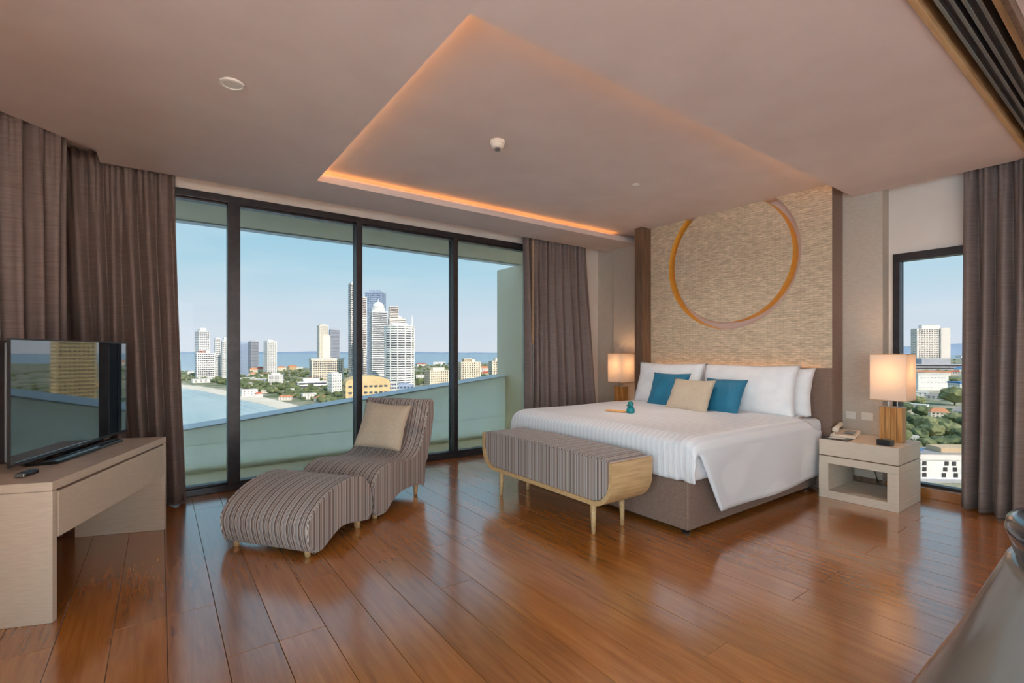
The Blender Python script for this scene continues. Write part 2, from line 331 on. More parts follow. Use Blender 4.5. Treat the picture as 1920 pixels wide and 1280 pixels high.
# ---- windows
def window(name, bars, panes, axis, base, th, gm='glass'):
    # bars / panes: (a0, a1, z0, z1) along the wall; axis 'x' or 'y'; base: inner face
    w = tag(empty(name, (0, 0, 0)), kind='structure')
    def mk(nm, a0, a1, z0, z1, b0, b1, m, bev=0.0):
        bm = BX(a0, a1, b0, b1, z0, z1, bev=bev) if axis == 'x' else BX(b0, b1, a0, a1, z0, z1, bev=bev)
        return obj(nm, bm, m, w)
    for nm, a0, a1, z0, z1, ex in bars: mk(nm, a0, a1, z0, z1, base - ex, base + th, M['frame'], .004)
    for a0, a1, z0, z1 in panes: mk('pane', a0, a1, z0, z1, base + th * .5 - .004, base + th * .5 + .004, M[gm])
    return w
mull = [(-.60, .05), (.521, .095), (1.615, .06), (2.713, .06), (3.81, .06)]
bars = [('top_rail', -.72, 3.84, 2.49, 2.552, .03), ('bottom_rail', -.72, 3.84, 0, .055, .03)]
bars += [('mullion', x - w / 2, x + w / 2, .05, 2.495, .035) for x, w in mull]
bars += [('bead', x0, x1, z0, z1, .008) for (xa, wa), (xb, wb) in zip(mull, mull[1:]) for (x0, x1, z0, z1) in ((xa + wa / 2, xb - wb / 2, 2.472, 2.49), (xa + wa / 2, xb - wb / 2, .055, .075))]
panes = [(xa + wa / 2, xb - wb / 2, .07, 2.475) for (xa, wa), (xb, wb) in zip(mull, mull[1:])]
window('window_1', bars, panes, 'x', YW, .08)
window('window_2', [('frame_rail', .60, 1.467, 1.985, 2.05, .02), ('frame_rail', .60, 1.467, .082, .10, .0), ('frame_stile', 1.415, 1.467, .10, 1.985, .02), ('frame_stile', .60, .65, .10, 1.985, .02)],
       [(.65, 1.415, .10, 1.985)], 'y', XWN, .08)
def glazing(name, a0, a1, n, axis, base, th=.08, gm='clear'):
    w = (a1 - a0) / n
    bars = [('frame_rail', a0, a1, 2.39, 2.45, .02), ('frame_rail', a0, a1, .08, .14, .02)] + [('frame_stile', a0 + w * k - .03 * (k > 0), a0 + w * k + .03 * (k < n) + .0, .14, 2.39, .02) for k in range(n + 1)]
    window(name, bars, [(a0 + w * k + .03, a0 + w * (k + 1) - .03, .14, 2.39) for k in range(n)], axis, base, th, gm)
glazing('fill_window_3', -3.8, -2.0, 2, 'y', XWN); glazing('fill_window_5', -3.8, 1.1, 5, 'y', XL - .1, gm='plain'); glazing('fill_window_4', -1.2, .7, 2, 'x', YREAR - .1)  # unseen windows added to brighten the room from left and behind
# ---- balcony: floor, soffit with pale edge, sloping green parapet, white end wall
struct('floor_balcony', BX(-1.2, 4.56, 4.93, 6.6, -.35, -.16), M['concrete'])
bm = bmesh.new(); box(bm, -1.2, 5.6, 5.0, 6.02, 2.565, 2.99)
struct('ceiling_balcony', bm, M['concrete'])
struct('trim_3', BX(-1.2, 5.6, 6.021, 6.15, 2.55, 2.99), M['parapet_cap'])
struct('wall_balcony_end', BX(4.56, 5.6, 5.05, 6.7, -.4, 2.564), M['concrete'])
zt = lambda x: .327 + .108 * x                   # sloping top of the parapet
par = struct('wall_parapet', BX(-1.2, 4.556, 6.48, 6.55, -.158, -.10), M['concrete'])
def slope_box(x0, x1, y0, y1, zb, dz0, dz1):
    bm = bmesh.new()
    v = [bm.verts.new(p) for p in ((x0, y0, zb(x0) if callable(zb) else zb), (x1, y0, zb(x1) if callable(zb) else zb), (x1, y1, zb(x1) if callable(zb) else zb), (x0, y1, zb(x0) if callable(zb) else zb),
                                   (x0, y0, dz0), (x1, y0, dz1), (x1, y1, dz1), (x0, y1, dz0))]
    for f in ((3, 2, 1, 0), (4, 5, 6, 7), (0, 1, 5, 4), (1, 2, 6, 5), (2, 3, 7, 6), (3, 0, 4, 7)): bm.faces.new([v[i] for i in f])
    return bm
# sheet panels with a recessed horizontal joint, then the sloping cap
for x0, x1 in ((-1.2, 0.0), (0.004, 2.27), (2.274, 4.556)):
    obj('panel', slope_box(x0, x1, 6.45, 6.47, -.157, .16 if x0 > 2 else min(.16, zt(x0) - .014), .16 if x0 > 2 else min(.16, zt(x1) - .014)), M['frosted'], par)
    if x0 >= 0: obj('panel', slope_box(x0, x1, 6.45, 6.47, .1615, max(.17, zt(x0) - .014), zt(x1) - .014), M['frosted'], par)
obj('cap', slope_box(-1.2, 4.556, 6.38, 6.80, lambda x: zt(x) - .012, zt(-1.2) + .005, zt(4.556) + .005), M['parapet_cap'], par)
# ---- headboard wall panel with the ring-shaped slot
XP = 4.80
def ring_panel():
    cy, cz, ro, ri, D = 2.775, 2.16, .72, .645, .12
    y0, y1, z0, z1 = 1.80, 3.752, 0.0, 2.93
    N = 96; bm = bmesh.new()
    def rect(a):
        c, s = math.cos(a), math.sin(a); t = min(((y1 - cy) / c if c > 1e-9 else (y0 - cy) / c if c < -1e-9 else 9), ((z1 - cz) / s if s > 1e-9 else (z0 - cz) / s if s < -1e-9 else 9))
        return cy + c * t, cz + s * t
    angs = sorted(set([2 * math.pi * i / N for i in range(N)] + [math.atan2(z - cz, y - cy) % (2 * math.pi) for y in (y0, y1) for z in (z0, z1)]))
    n = len(angs)
    fo = [bm.verts.new((XP, cy + ro * math.cos(a), cz + ro * math.sin(a))) for a in angs]
    fr = [bm.verts.new((XP, *rect(a))) for a in angs]
    br = [bm.verts.new((XR - .002, *rect(a))) for a in angs]
    for i in range(n):
        j = (i + 1) % n
        bm.faces.new((fo[i], fo[j], fr[j], fr[i])); f = bm.faces.new((fr[i], fr[j], br[j], br[i])); f.material_index = 1
    p = struct('wall_headboard_panel', bm, [M['weave'], M['brown']])
    bm = bmesh.new()                             # disc inside the ring
    d = [bm.verts.new((XP, cy + ri * math.cos(2 * math.pi * i / N), cz + ri * math.sin(2 * math.pi * i / N))) for i in range(N)]
    bm.faces.new(d); obj('disc', bm, M['weave'], p)
    bm = bmesh.new()
    for r in (ro, ri):                           # gilded flanks of the slot
        a = [bm.verts.new((XP, cy + r * math.cos(2 * math.pi * i / N), cz + r * math.sin(2 * math.pi * i / N))) for i in range(N)]
        b = [bm.verts.new((XP + D, q.co.y, q.co.z)) for q in a]
        for i in range(N): bm.faces.new((a[i], a[(i + 1) % N], b[(i + 1) % N], b[i]))
    obj('gold_slot', bm, M['gold'], p)['label'] = 'gold leafed flanks of the ring slot'
    bm = bmesh.new()
    a = [bm.verts.new((XP + D, cy + (ro + .01) * math.cos(2 * math.pi * i / N), cz + (ro + .01) * math.sin(2 * math.pi * i / N))) for i in range(N)]; bm.faces.new(a)
    obj('slot_back', bm, M['ceiling'], p)
    obj('side_fin', BX(4.64, XR - .003, 3.754, 3.868, 0, ZU, bev=.003), M['walnut'], p)['label'] = 'brown upright fin at the panel edge'
ring_panel()
# ---- cove light, hidden in the slot of the tray
cove = tag(empty('cove_light', (TX, TY1, ZL)), 'amber light strip glowing in the slot around the ceiling tray', 'light')
M['cove'] = emit('amber_led', (1.0, 0.46, 0.12, 1), 1.5)
M['cove_tape'] = emit('warm_white_led', (1.0, 0.62, 0.32, 1), 6.5)
obj('light_strip', BX(0, 3.6, .035, .05, .001, .012), M['cove'], cove)
obj('light_strip', BX(0, 3.6, TY0 - TY1 - .05, TY0 - TY1 - .035, .001, .012), M['cove_tape'], cove)
obj('light_strip', BX(-.05, -.035, TY0 - TY1 - .05, .05, .001, .012), M['cove_tape'], cove)
# ---- sliding partition track overhead
tr = tag(empty('sliding_door_track', (XL, .38, ZC)), 'wood lined overhead track of a sliding partition with dark rails', 'track')
def tb(nm, y0, y1, z0, z1, m): return obj(nm, BX(0, 4.98 - XL, y0 - .38, y1 - .38, z0 - ZC, z1 - ZC, bev=.002), m, tr)
tb('trim_board', .605, .629, ZC - .012, ZU - .001, M['oak']); tb('trim_board', .40, .43, ZC - .02, ZU - .001, M['oak']); tb('lining_board', .381, .40, ZC - .05, ZC + .02, M['walnut'])
tb('soffit_board', .431, .604, ZU - .012, ZU - .001, M['black'])
for y in (.565, .530, .500, .465): tb('rail', y - .007, y + .007, ZC - .002, ZU - .014, M['steel'])
for y in (.548, .483): tb('channel', y - .012, y + .012, ZC + .028, ZU - .014, M['frame'])
obj('door_stop', BX(3.6, 3.64, .10, .125, -.002, .05, bev=.002), M['black'], tr)
# ---- ceiling fittings
def disc_fit(name, x, y, z, prof, label, cat, m):
    ob = obj(name, LT(prof, seg=40), m, smooth=False, loc=(x, y, z)); return tag(ob, label, cat)
disc_fit('ceiling_speaker', .302, 2.874, ZC, [(.052, 0), (.058, -.004), (.056, -.012), (.044, -.014), (.042, -.010), (.01, -.010)], 'flat round white fitting on the lower ceiling above the television', 'ceiling fitting', M['white_plastic'])
dl = tag(empty('downlight', (3.42, 2.84, ZU)), 'tiny round downlight in the raised ceiling above the bed', 'downlight')
obj('rim', LT([(.030, 0), (.033, -.003), (.031, -.007), (.022, -.008), (.020, -.001)], seg=40), M['white_plastic'], dl)
ld = bpy.data.lights.new('bed_fill_lamp', 'SPOT'); ld.energy = 24; ld.color = (1.0, .93, .86); ld.spot_size = R(140); ld.spot_blend = 1.0; ld.shadow_soft_size = .05  # wide beam added to brighten the bed in place of window light
lo = bpy.data.objects.new('bed_fill_lamp', ld); COL.objects.link(lo); lo.parent = dl; lo.location = (0, 0, -.012)
sd = tag(empty('smoke_detector', (1.93, 2.83, ZU)), 'round white smoke detector in the middle of the raised ceiling', 'smoke detector')
obj('base', LT([(.052, 0), (.052, -.02), (.047, -.026), (.02, -.026)], seg=36), M['white_plastic'], sd)
obj('sensor_head', LT([(.044, -.026), (.043, -.042), (.032, -.052), (.02, -.052)], seg=36), M['white_plastic'], sd)
obj('grille', LT([(.021, -.052), (.021, -.066), (.012, -.070), (.004, -.070)], seg=24), M['steel'], sd)
obj('indicator', BX(-.05, -.046, -.012, -.006, -.018, -.012), M['black'], sd)
# ================================================================ CURTAINS
def curtain(name, label, top, bot, z0, z1, nf, amp, seed, belly=0.0):
    rnd = random.Random(seed)
    NU, NV = nf * 12, 26
    ph = [rnd.uniform(0, 6.28) for _ in range(8)]; aw = [rnd.uniform(.6, 1.2) for _ in range(nf + 2)]; sh = [rnd.uniform(-.22, .22) for _ in range(nf + 2)]
    bm = bmesh.new(); grid = []
    t0, t1, b0, b1 = (Vector((*p, 0)) for p in (*top, *bot))
    for j in range(NV + 1):
        v = j / NV; row = []                     # 0 top, 1 bottom
        a0, a1 = t0.lerp(b0, v ** 1.3), t1.lerp(b1, v ** 1.3)
        d = (a1 - a0); nrm = Vector((d.y, -d.x, 0)).normalized()
        for i in range(NU + 1):
            u = i / NU; k = u * nf; q = int(min(k, nf - 1e-6))
            f = k - q; warp = sh[q] * math.sin(math.pi * f)
            s = math.sin(2 * math.pi * (f + warp * min(1, v * 2)))
            A = amp * aw[q] * (.55 + .6 * min(1, v * 1.6)) * math.sin(math.pi * f) ** .5 * 1.1
            fine = .35 * amp * math.sin(2 * math.pi * 2.5 * k + ph[1]) * max(0, 1 - v * 4)
            drift = .25 * amp * math.sin(ph[2] + v * 2.5 + u * 7)
            p = a0.lerp(a1, u + .012 * math.sin(ph[3] + v * 3 + u * 11) * math.sin(math.pi * u)) + nrm * (A * s + fine + drift + belly * math.sin(math.pi * v) ** 2)
            row.append(bm.verts.new((p.x, p.y, z1 + (z0 - z1) * v)))
        grid.append(row)
    for j in range(NV):
        for i in range(NU): bm.faces.new((grid[j][i], grid[j][i + 1], grid[j + 1][i + 1], grid[j + 1][i]))
    ob = obj(name, bm, M['curtain'], smooth=True)
    so = ob.modifiers.new('thickness', 'SOLIDIFY'); so.thickness = .004
    return tag(ob, label, 'curtain')
curtain('curtain', 'taupe curtain at the far left edge behind the television', ((-1.35, 3.47), (-.50, 4.32)), ((-1.35, 3.47), (-.47, 4.33)), .012, 2.675, 11, .060, 3)
curtain('curtain', 'taupe curtain gathered beside the first pane, right of the television', ((-.74, 4.72), (.095, 4.715)), ((-.66, 4.70), (.172, 4.655)), .012, 2.675, 8, .062, 11)
curtain('curtain', 'taupe curtain in the room corner behind the bed and bench', ((3.62, 4.72), (4.66, 4.70)), ((3.60, 4.71), (4.83, 4.66)), .012, 2.675, 8, .065, 5)
curtain('curtain', 'taupe curtain at the right edge beside the narrow window', ((5.09, .985), (5.06, .60)), ((5.00, .985), (4.90, .60)), .012, 2.675, 4, .06, 8)
wd = tag(empty('curtain_wand', (3.655, 4.60, 1.30)), 'thin curtain pull wand hanging in front of the corner curtain', 'curtain wand')
obj('rod', TB([(0, 0, 0), (0, 0, -.72)], .007), M['steel'], wd); obj('grip', TB([(0, 0, 0), (0, 0, 1.25)], .006), M['oak'], wd)
# ================================================================ BED
bed = tag(empty('bed', (3.7, 2.815, 0)), 'king bed with brown upholstered base and headboard', 'bed')
def loc_box(o, *a, **k):                         # world-space box moved into the frame of its thing
    x, y, z = o.location
    return BX(a[0] - x, a[1] - x, a[2] - y, a[3] - y, a[4] - z, a[5] - z, **k)
obj('base', loc_box(bed, 2.787, 4.69, 1.883, 3.747, .03, .348, bev=.012), M['brown'], bed)
for x in (2.83, 4.6):
    for y in (1.93, 3.70): obj('foot', LT([(.025, 0), (.03, .03)], seg=12, cx=x - 3.7, cy=y - 2.815), M['black'], bed)
obj('seam', loc_box(bed, 2.785, 2.7885, 1.895, 1.899, .035, .345), M['walnut'], bed)
obj('headboard', loc_box(bed, 4.70, 4.764, 1.765, 3.753, .0, 1.06, bev=.014), M['brown'], bed, smooth=False)
obj('headboard_cleat', loc_box(bed, 4.764, 4.798, 1.85, 3.70, .55, 1.0), M['black'], bed)
hl = tag(obj('headboard_light', BX(4.772, 4.790, 1.88, 3.68, 1.001, 1.012), emit('warm_led', (1.0, .50, .18, 1), 3.0)), 'warm light strip hidden behind the top of the headboard', 'light')
mt = loc_box(bed, 2.762, 4.69, 1.832, 3.775, .355, .622); bmesh.ops.bevel(mt, geom=mt.edges[:], offset=.055, segments=5, profile=.6, affect='EDGES')
obj('mattress', mt, M['satin'], bed, smooth=True)
# duvet: top, foot fall, long side fall with slanting front edge
def duvet():
    bm = bmesh.new()
    def wob(x, y, a=.006): return a * noise.noise(Vector((x * 3.1, y * 3.1, 1.7)))
    def ypath():                                  # right hem -> top -> left hem
        P = []
        for k in range(15): P.append((1.802, .14 + (.555 - .14) * k / 14, 1 - k / 14))
        for k in range(1, 8):
            a = math.pi / 2 * k / 7; P.append((1.802 + .095 * (1 - math.cos(a)), .555 + .095 * math.sin(a), 0))
        for k in range(1, 40): P.append((1.897 + (3.70 - 1.897) * k / 40, .65, 0))
        for k in range(0, 8):
            a = math.pi / 2 * k / 7; P.append((3.70 + .095 * math.sin(a), .555 + .095 * math.cos(a), 0))
        for k in range(1, 8): P.append((3.795, .555 - .30 * k / 7, -k / 7))
        return P
    YP = ypath(); NX = 44; grid = []
    for (y, z, q) in YP:
        row = []
        qq = abs(q)
        x0 = 2.792 + .0 + .24 * qq if qq > 0 else 2.792
        for i in range(NX + 1):
            t = i / NX; x = x0 + (4.60 + (-.25 * max(0, (z - .45) / .2) if q == 0 and y < 1.9 else .0) - x0) * t
            yy, zz = y, z
            if qq > 0:                            # soft pleats in the fall
                s = 1 if q > 0 else -1
                yy -= s * (.018 * qq * math.sin(x * 5.2 + .6) + .03 * qq * qq * (1 - t) + wob(x, z, .012))
                if i == 0: yy += s * .004
            else:
                zz += wob(x, y, .008) + .012 * math.sin(math.pi * min(1, max(0, (y - 1.85) / 1.9)))
                edge = min(1, max(0, (x - 2.792) / .06)); zz -= .026 * (1 - edge) ** 2 * (1 if 1.9 < y < 3.7 else .5)
            row.append(bm.verts.new((x, yy, zz)))
        grid.append(row)
    for a, b in zip(grid, grid[1:]):
        for i in range(NX): bm.faces.new((a[i], a[i + 1], b[i + 1], b[i]))
    # foot fall
    top = [r[0] for r, (y, z, q) in zip(grid, YP) if q == 0]
    prev = top
    for k in range(1, 15):
        a = min(1, k / 5); s = max(0, (k - 5) / 9)
        cur = []
        for v0 in top:
            rip = .006 * math.sin(v0.co.y * 2 * math.pi / .11) * s + wob(v0.co.y, s, .008)
            zdrop = (.055 * (1 - math.cos(a * math.pi / 2)) + s * .215) * 1.0
            zz = max(v0.co.z - zdrop, .357)
            cur.append(bm.verts.new((v0.co.x - .048 * math.sin(a * math.pi / 2) + rip * (1 if k > 5 else 0) + .014 * s * s, v0.co.y + (.02 * s if v0.co.y < 1.9 else 0), zz)))
        for i in range(len(top) - 1): bm.faces.new((prev[i], prev[i + 1], cur[i + 1], cur[i]))
        prev = cur
    ob = obj('duvet', bm, M['satin'], smooth=True)
    so = ob.modifiers.new('thickness', 'SOLIDIFY'); so.thickness = .012; so.offset = -1
    return tag(ob, 'white satin-striped duvet spread over the bed, corner hanging at its side', 'duvet')
duvet()
# ---- pillows and cushions
def cushion(name, w, h, t, m, loc, rot, label, cat, seed=0, crease=.5, group=None, pin=.06):
    bm = bmesh.new(); N = 22; rnd = Vector((seed * 3.3, seed * 1.7, 0)); sides = []
    for s in (1, -1):
        g = []
        for j in range(N + 1):
            v = -1 + 2 * j / N; row = []
            for i in range(N + 1):
                u = -1 + 2 * i / N
                pu = 1 - pin * (1 - v * v) * 0 - pin * (1 - abs(v) ** 2) * abs(u) ** 3
                pv = 1 - pin * (1 - abs(u) ** 2) * abs(v) ** 3
                e = (max(0, 1 - abs(u) ** 2.6) * max(0, 1 - abs(v) ** 2.6)) ** .55
                z = s * t / 2 * e
                z += .05 * t * e * noise.noise(Vector((u * 2.2, v * 2.2, s)) + rnd) * 2 + .03 * t * noise.noise(Vector((u * 6, v * 6, s)) + rnd) * e
                z += .10 * t * noise.noise(Vector((u * 1.5, v * 1.5, 0)) + rnd)
                row.append((u * pu * w / 2, v * pv * h / 2, z))
            g.append(row)
        sides.append(g)
    V = [[[None] * (N + 1) for _ in range(N + 1)] for _ in range(2)]
    for s in range(2):
        for j in range(N + 1):
            for i in range(N + 1):
                rim = i in (0, N) or j in (0, N)
                V[s][j][i] = V[0][j][i] if (s == 1 and rim) else bm.verts.new(sides[s][j][i])
    for s in range(2):
        for j in range(N):
            for i in range(N): bm.faces.new((V[s][j][i], V[s][j][i + 1], V[s][j + 1][i + 1], V[s][j + 1][i]))
    ob = obj(name, bm, m, smooth=True)
    ob.location = loc; ob.rotation_euler = rot
    return tag(ob, label, cat, group)
# a cushion lies in its own xy plane; standing against the headboard its normal points to -x
def stand(lean, yaw=0): return (Matrix.Rotation(yaw, 4, 'Z') @ Matrix.Rotation(R(-90), 4, 'Z') @ Matrix.Rotation(R(90) - lean, 4, 'X')).to_euler()
cushion('pillow', .86, .45, .17, M['white_cotton'], (4.60, 3.27, .85), stand(R(12)), 'plump white pillow leaning on the left half of the headboard, behind others', 'pillow', 1, group=None)
cushion('pillow', .86, .44, .17, M['white_cotton'], (4.61, 2.30, .845), stand(R(12)), 'white pillow farthest right, tucked behind the large front pillow', 'pillow', 2)
cushion('pillow', .84, .47, .18, M['white_cotton'], (4.45, 3.26, .86), stand(R(16)), 'large white front pillow on the left, nearest the corner lamp', 'pillow', 3)
cushion('pillow', .92, .47, .18, M['white_cotton'], (4.44, 2.385, .86), stand(R(16)), 'large white front pillow on the right half of the bed', 'pillow', 4)
cushion('cushion', .43, .40, .14, M['teal'], (4.27, 3.12, .80), stand(R(24), R(4)), 'teal cushion on the left, half hidden by the beige cushion', 'cushion', 5)
cushion('cushion', .43, .36, .14, M['teal'], (4.22, 2.50, .79), stand(R(26), R(-6)), 'teal cushion on the right, leaning against the right front pillow', 'cushion', 6)
cushion('cushion', .46, .35, .13, M['linen'], (4.08, 2.74, .785), stand(R(30), R(-2)), 'beige oblong cushion in front of the two teal cushions', 'cushion', 7)
# ---- small things lying on the duvet
fg = tag(empty('figurine', (3.36, 2.845, .664)), 'small teal elephant-like figurine sitting on the white duvet', 'figurine')
obj('body', LT([(.030, 0), (.037, .008), (.036, .03), (.028, .05), (.016, .056)], seg=24), mat('teal_glaze', srgb(14, 134, 140), .3), fg, smooth=True)
obj('head', LT([(.012, .053), (.024, .062), (.027, .08), (.022, .096), (.008, .104)], seg=24), mat('dark_teal_glaze', srgb(30, 116, 116), .35), fg, smooth=True)
for s in (-1, 1): obj('ear', LT([(.004, .058), (.010, .064), (.004, .07)], seg=12, cx=-.012, cy=s * .028), mat('pale_teal', srgb(70, 170, 180), .35), fg, smooth=True)
ca = obj('gift_card', BX(-.035, .035, -.10, .10, 0, .008, bev=.002), add_noise(mat('orange_card', srgb(250, 178, 96), .5), 20, srgb(246, 168, 84), srgb(252, 196, 130)), loc=(3.33, 2.985, .668))
ca.rotation_euler = (0, 0, R(12)); tag(ca, 'orange card lying on the duvet beside the teal figurine', 'card')
# ================================================================ BENCH
bn = tag(empty('bench', (2.46, 2.81, 0)), 'striped upholstered bench in a curved oak shell at the bed foot', 'bench')
def ushape(hw, zb, zt, r, th):
    o = [(-hw, zt)]
    for k in range(0, 9):
        a = math.pi + math.pi / 2 * k / 8; o.append((-hw + r + r * math.cos(a), zb + r + r * math.sin(a)))
    for k in range(0, 9):
        a = 1.5 * math.pi + math.pi / 2 * k / 8; o.append((hw - r + r * math.cos(a), zb + r + r * math.sin(a)))
    o.append((hw, zt)); return o
HW = .745
outer = ushape(HW, .208, .505, .17, 0); inner = ushape(HW - .028, .238, .505, .145, 0)
bm = bmesh.new()
def strip(bm, A, B, x0, x1):
    n = len(A); vs = [[bm.verts.new((x, p[0], p[1])) for p in L_] for x in (x0, x1) for L_ in (A, B)]
    fa, fb, ba, bb = vs
    for i in range(n - 1):
        bm.faces.new((fa[i], fa[i + 1], fb[i + 1], fb[i])); bm.faces.new((ba[i], ba[i + 1], bb[i + 1], bb[i]))
        bm.faces.new((fa[i], fa[i + 1], ba[i + 1], ba[i])); bm.faces.new((fb[i], fb[i + 1], bb[i + 1], bb[i]))
    for i in (0, n - 1): bm.faces.new((fa[i], fb[i], bb[i], ba[i]))
strip(bm, outer, inner, -.195, .195)
obj('shell', bm, M['oak'], bn)
prof = ushape(HW - .029, .239, .50, .144, 0)
prof = prof + [(HW - .04, .515), (HW - .10, .525), (0, .530), (-(HW - .10), .525), (-(HW - .04), .515)]
bm = bmesh.new(); n = len(prof)
A = [bm.verts.new((-.185, *p)) for p in prof]; B = [bm.verts.new((.185, *p)) for p in prof]
fA = bm.faces.new(A); fB = bm.faces.new(B[::-1])
for i in range(n): bm.faces.new((A[i], A[(i + 1) % n], B[(i + 1) % n], B[i]))
bmesh.ops.bevel(bm, geom=[e_ for e_ in bm.edges if e_ in fA.edges[:] or e_ in fB.edges[:]], offset=.012, segments=2, profile=.5, affect='EDGES')
seat = obj('seat', bm, M['stripe_y'], bn)
obj('welt', TB([(-.186, y, .513 + .012 * max(0, 1 - abs(y) / .7)) for y in [(-.70 + .1 * k) for k in range(15)]], .005), M['stripe_y'], seat)
for sx in (-1, 1):
    for sy in (-1, 1):
        obj('leg', TB([(sx * .142, sy * .535, 0), (sx * .138, sy * .53, .215)], [.013, .022], seg=16), M['oak'], bn, smooth=True)
# ================================================================ CHAISE AND OTTOMAN
TH = math.atan2(.599, .8007)
def upholstered(name, origin, prof, width, label, cat, legs, bev=.022):
    # origin: right-hand foot line; local x runs to the backrest, local y to the left
    t = tag(empty(name, (*origin, 0), TH), label, cat)
    P = crom(prof, 5)
    bm = bmesh.new(); n = len(P)
    A = [bm.verts.new((x, 0, z)) for x, z in P]; B = [bm.verts.new((x, width, z)) for x, z in P]
    fA = bm.faces.new(A); fB = bm.faces.new(B[::-1])
    for i in range(n): bm.faces.new((A[i], A[(i + 1) % n], B[(i + 1) % n], B[i]))
    fA.material_index = fB.material_index = 1
    rim = [e_ for e_ in bm.edges if e_ in fA.edges[:] or e_ in fB.edges[:]]
    bmesh.ops.bevel(bm, geom=rim, offset=bev, segments=3, profile=.5, affect='EDGES')
    side = [f for f in bm.faces if abs(f.normal.y) > .99 and len(f.verts) > 8]
    r = bmesh.ops.triangulate(bm, faces=side)
    for f in bm.faces: f.material_index = 1 if abs(f.normal.y) > .8 else 0
    ob = obj('upholstery', bm, [M['stripe_y'], M['stripe_x']], t)
    for p in ob.data.polygons: p.use_smooth = abs(p.normal.y) < .95
    for y in (.012, width - .012):                # welt along both side edges
        obj('piping', TB([(x, y - .006 if y < .1 else y + .006, z) for x, z in P[:] + P[:1]], .0045, seg=6), M['stripe_x'], ob, smooth=True)
    for (x, y, h, r0, r1) in legs: obj('leg', TB([(x + (.012 if x > .0 else -.0), y, 0), (x, y, h)], [r0, r1], seg=14), M['oak'], t, smooth=True)
    return t
ott = [(.01, .03), (-.035, .05), (-.066, .16), (-.05, .227), (.003, .285), (.114, .345), (.274, .378), (.421, .372), (.516, .315), (.566, .215), (.573, .125), (.548, .058), (.50, .058), (.406, .078), (.30, .10), (.219, .098), (.139, .066), (.064, .032)]
upholstered('ottoman', (.740, 2.965), ott, .65, 'striped humped ottoman standing in front of the lounge chair', 'ottoman',
            [(.0, .06, .045, .016, .02), (.0, .59, .045, .016, .02), (.475, .06, .10, .019, .026), (.475, .59, .10, .019, .026)])
cha = [(-.628, .035), (-.68, .065), (-.706, .207), (-.690, .285), (-.609, .350), (-.481, .372), (-.279, .345), (-.12, .345), (.00, .42), (.085, .581), (.13, .70), (.155, .765), (.19, .785), (.222, .765), (.224, .627), (.155, .399), (.085, .29), (.06, .09), (.03, .088), (-.124, .117), (-.299, .125), (-.442, .091), (-.53, .038)]
upholstered('lounge_chair', (1.777, 3.74), cha, .635, 'striped armless lounge chair with curved back beside the window', 'chair',
            [(-.60, .06, .05, .016, .02), (-.60, .575, .05, .016, .02), (.0, .055, .12, .014, .026), (.0, .58, .12, .014, .026)])
dv = Vector((.8007, .599, 0)); nv = Vector((-.599, .8007, 0))
cp = Vector((1.777, 3.74, 0)) + dv * -.045 + nv * .34
cu = cushion('cushion', .43, .41, .13, M['linen'], (cp.x, cp.y, .575), (Matrix.Rotation(TH + R(-90) + R(6), 4, 'Z') @ Matrix.Rotation(R(64), 4, 'X') @ Matrix.Rotation(R(-4), 4, 'Z')).to_euler(), 'square beige cushion leaning on the back of the lounge chair', 'cushion', 9)
# ================================================================ TELEVISION AND CONSOLE
CTH = math.atan2(.937, .350)                      # local x along the front, local y away from the room
con = tag(empty('media_console', (-.385, 2.934, 0), CTH), 'cream lacquered media console on panel legs at the left edge', 'console')
LN, DP = 1.20, .50
obj('top', BX(0, LN, 0, DP, .585, .625, bev=.003), M['cream'], con)
obj('body', BX(.035, LN - .035, .012, DP - .01, .37, .584, bev=.002), M['cream'], con)
obj('drawer', BX(.042, LN - .042, -.001, .011, .368, .574, bev=.002), M['cream'], con)
obj('shadow_gap', BX(.04, LN - .04, .004, .012, .574, .585), M['walnut'], con)
obj('leg_panel', BX(0, .034, 0, DP, 0, .584, bev=.003), M['cream'], con)
obj('leg_panel', BX(LN - .034, LN, 0, DP, 0, .584, bev=.003), M['cream'], con)
tvp = Vector((-.40, 3.72, .625))
tv = tag(empty('television', tvp, CTH), 'flat screen television with slim silver bezel on the media console', 'television')
obj('back', BX(-.505, .595, .004, .05, .045, .63, bev=.012), M['black'], tv)
M['bezel'] = mat('silver_bezel', srgb(66, 66, 70), .4, .5)
bm = bmesh.new()
for a in ((-.512, .602, -.008, .004, .028, .042), (-.512, .602, -.008, .004, .634, .642), (-.512, -.504, -.008, .004, .042, .634), (.594, .602, -.008, .004, .042, .634)): box(bm, *a)
obj('bezel', bm, M['bezel'], tv)
scr = mat('screen_glass', (.006, .007, .009, 1), .03, spec=.9, coat=1.0)
nsc, lsc, bsc = nodes(scr); bsc.inputs['Coat Roughness'].default_value = .02; bsc.inputs['IOR'].default_value = 1.9
obj('screen', BX(-.504, .594, -.005, .003, .042, .634), scr, tv)
obj('neck', BX(-.07, .10, .012, .04, .02, .06, bev=.004), M['black'], tv)
bm = bmesh.new(); prism(bm, [(-.33, -.10), (.33, -.10), (.36, .02), (.28, .12), (-.28, .12), (-.36, .02)], .001, .018)
bmesh.ops.bevel(bm, geom=bm.edges[:], offset=.003, segments=2, affect='EDGES')
obj('stand_base', bm, mat('gloss_black', srgb(16, 17, 20), .08, coat=.6), tv)
obj('logo', BX(.03, .05, -.0095, -.008, .031, .038), M['steel'], tv)
obj('cable', TB([(.30, .05, .12), (.33, .09, .05), (.38, .07, .006), (.46, .10, .006)], .004), M['black'], tv, smooth=True)
rm = tag(empty('set_top_receiver', (-.5, 3.16, .625), CTH), 'small dark gadget with pale end on the console under the television', 'gadget')
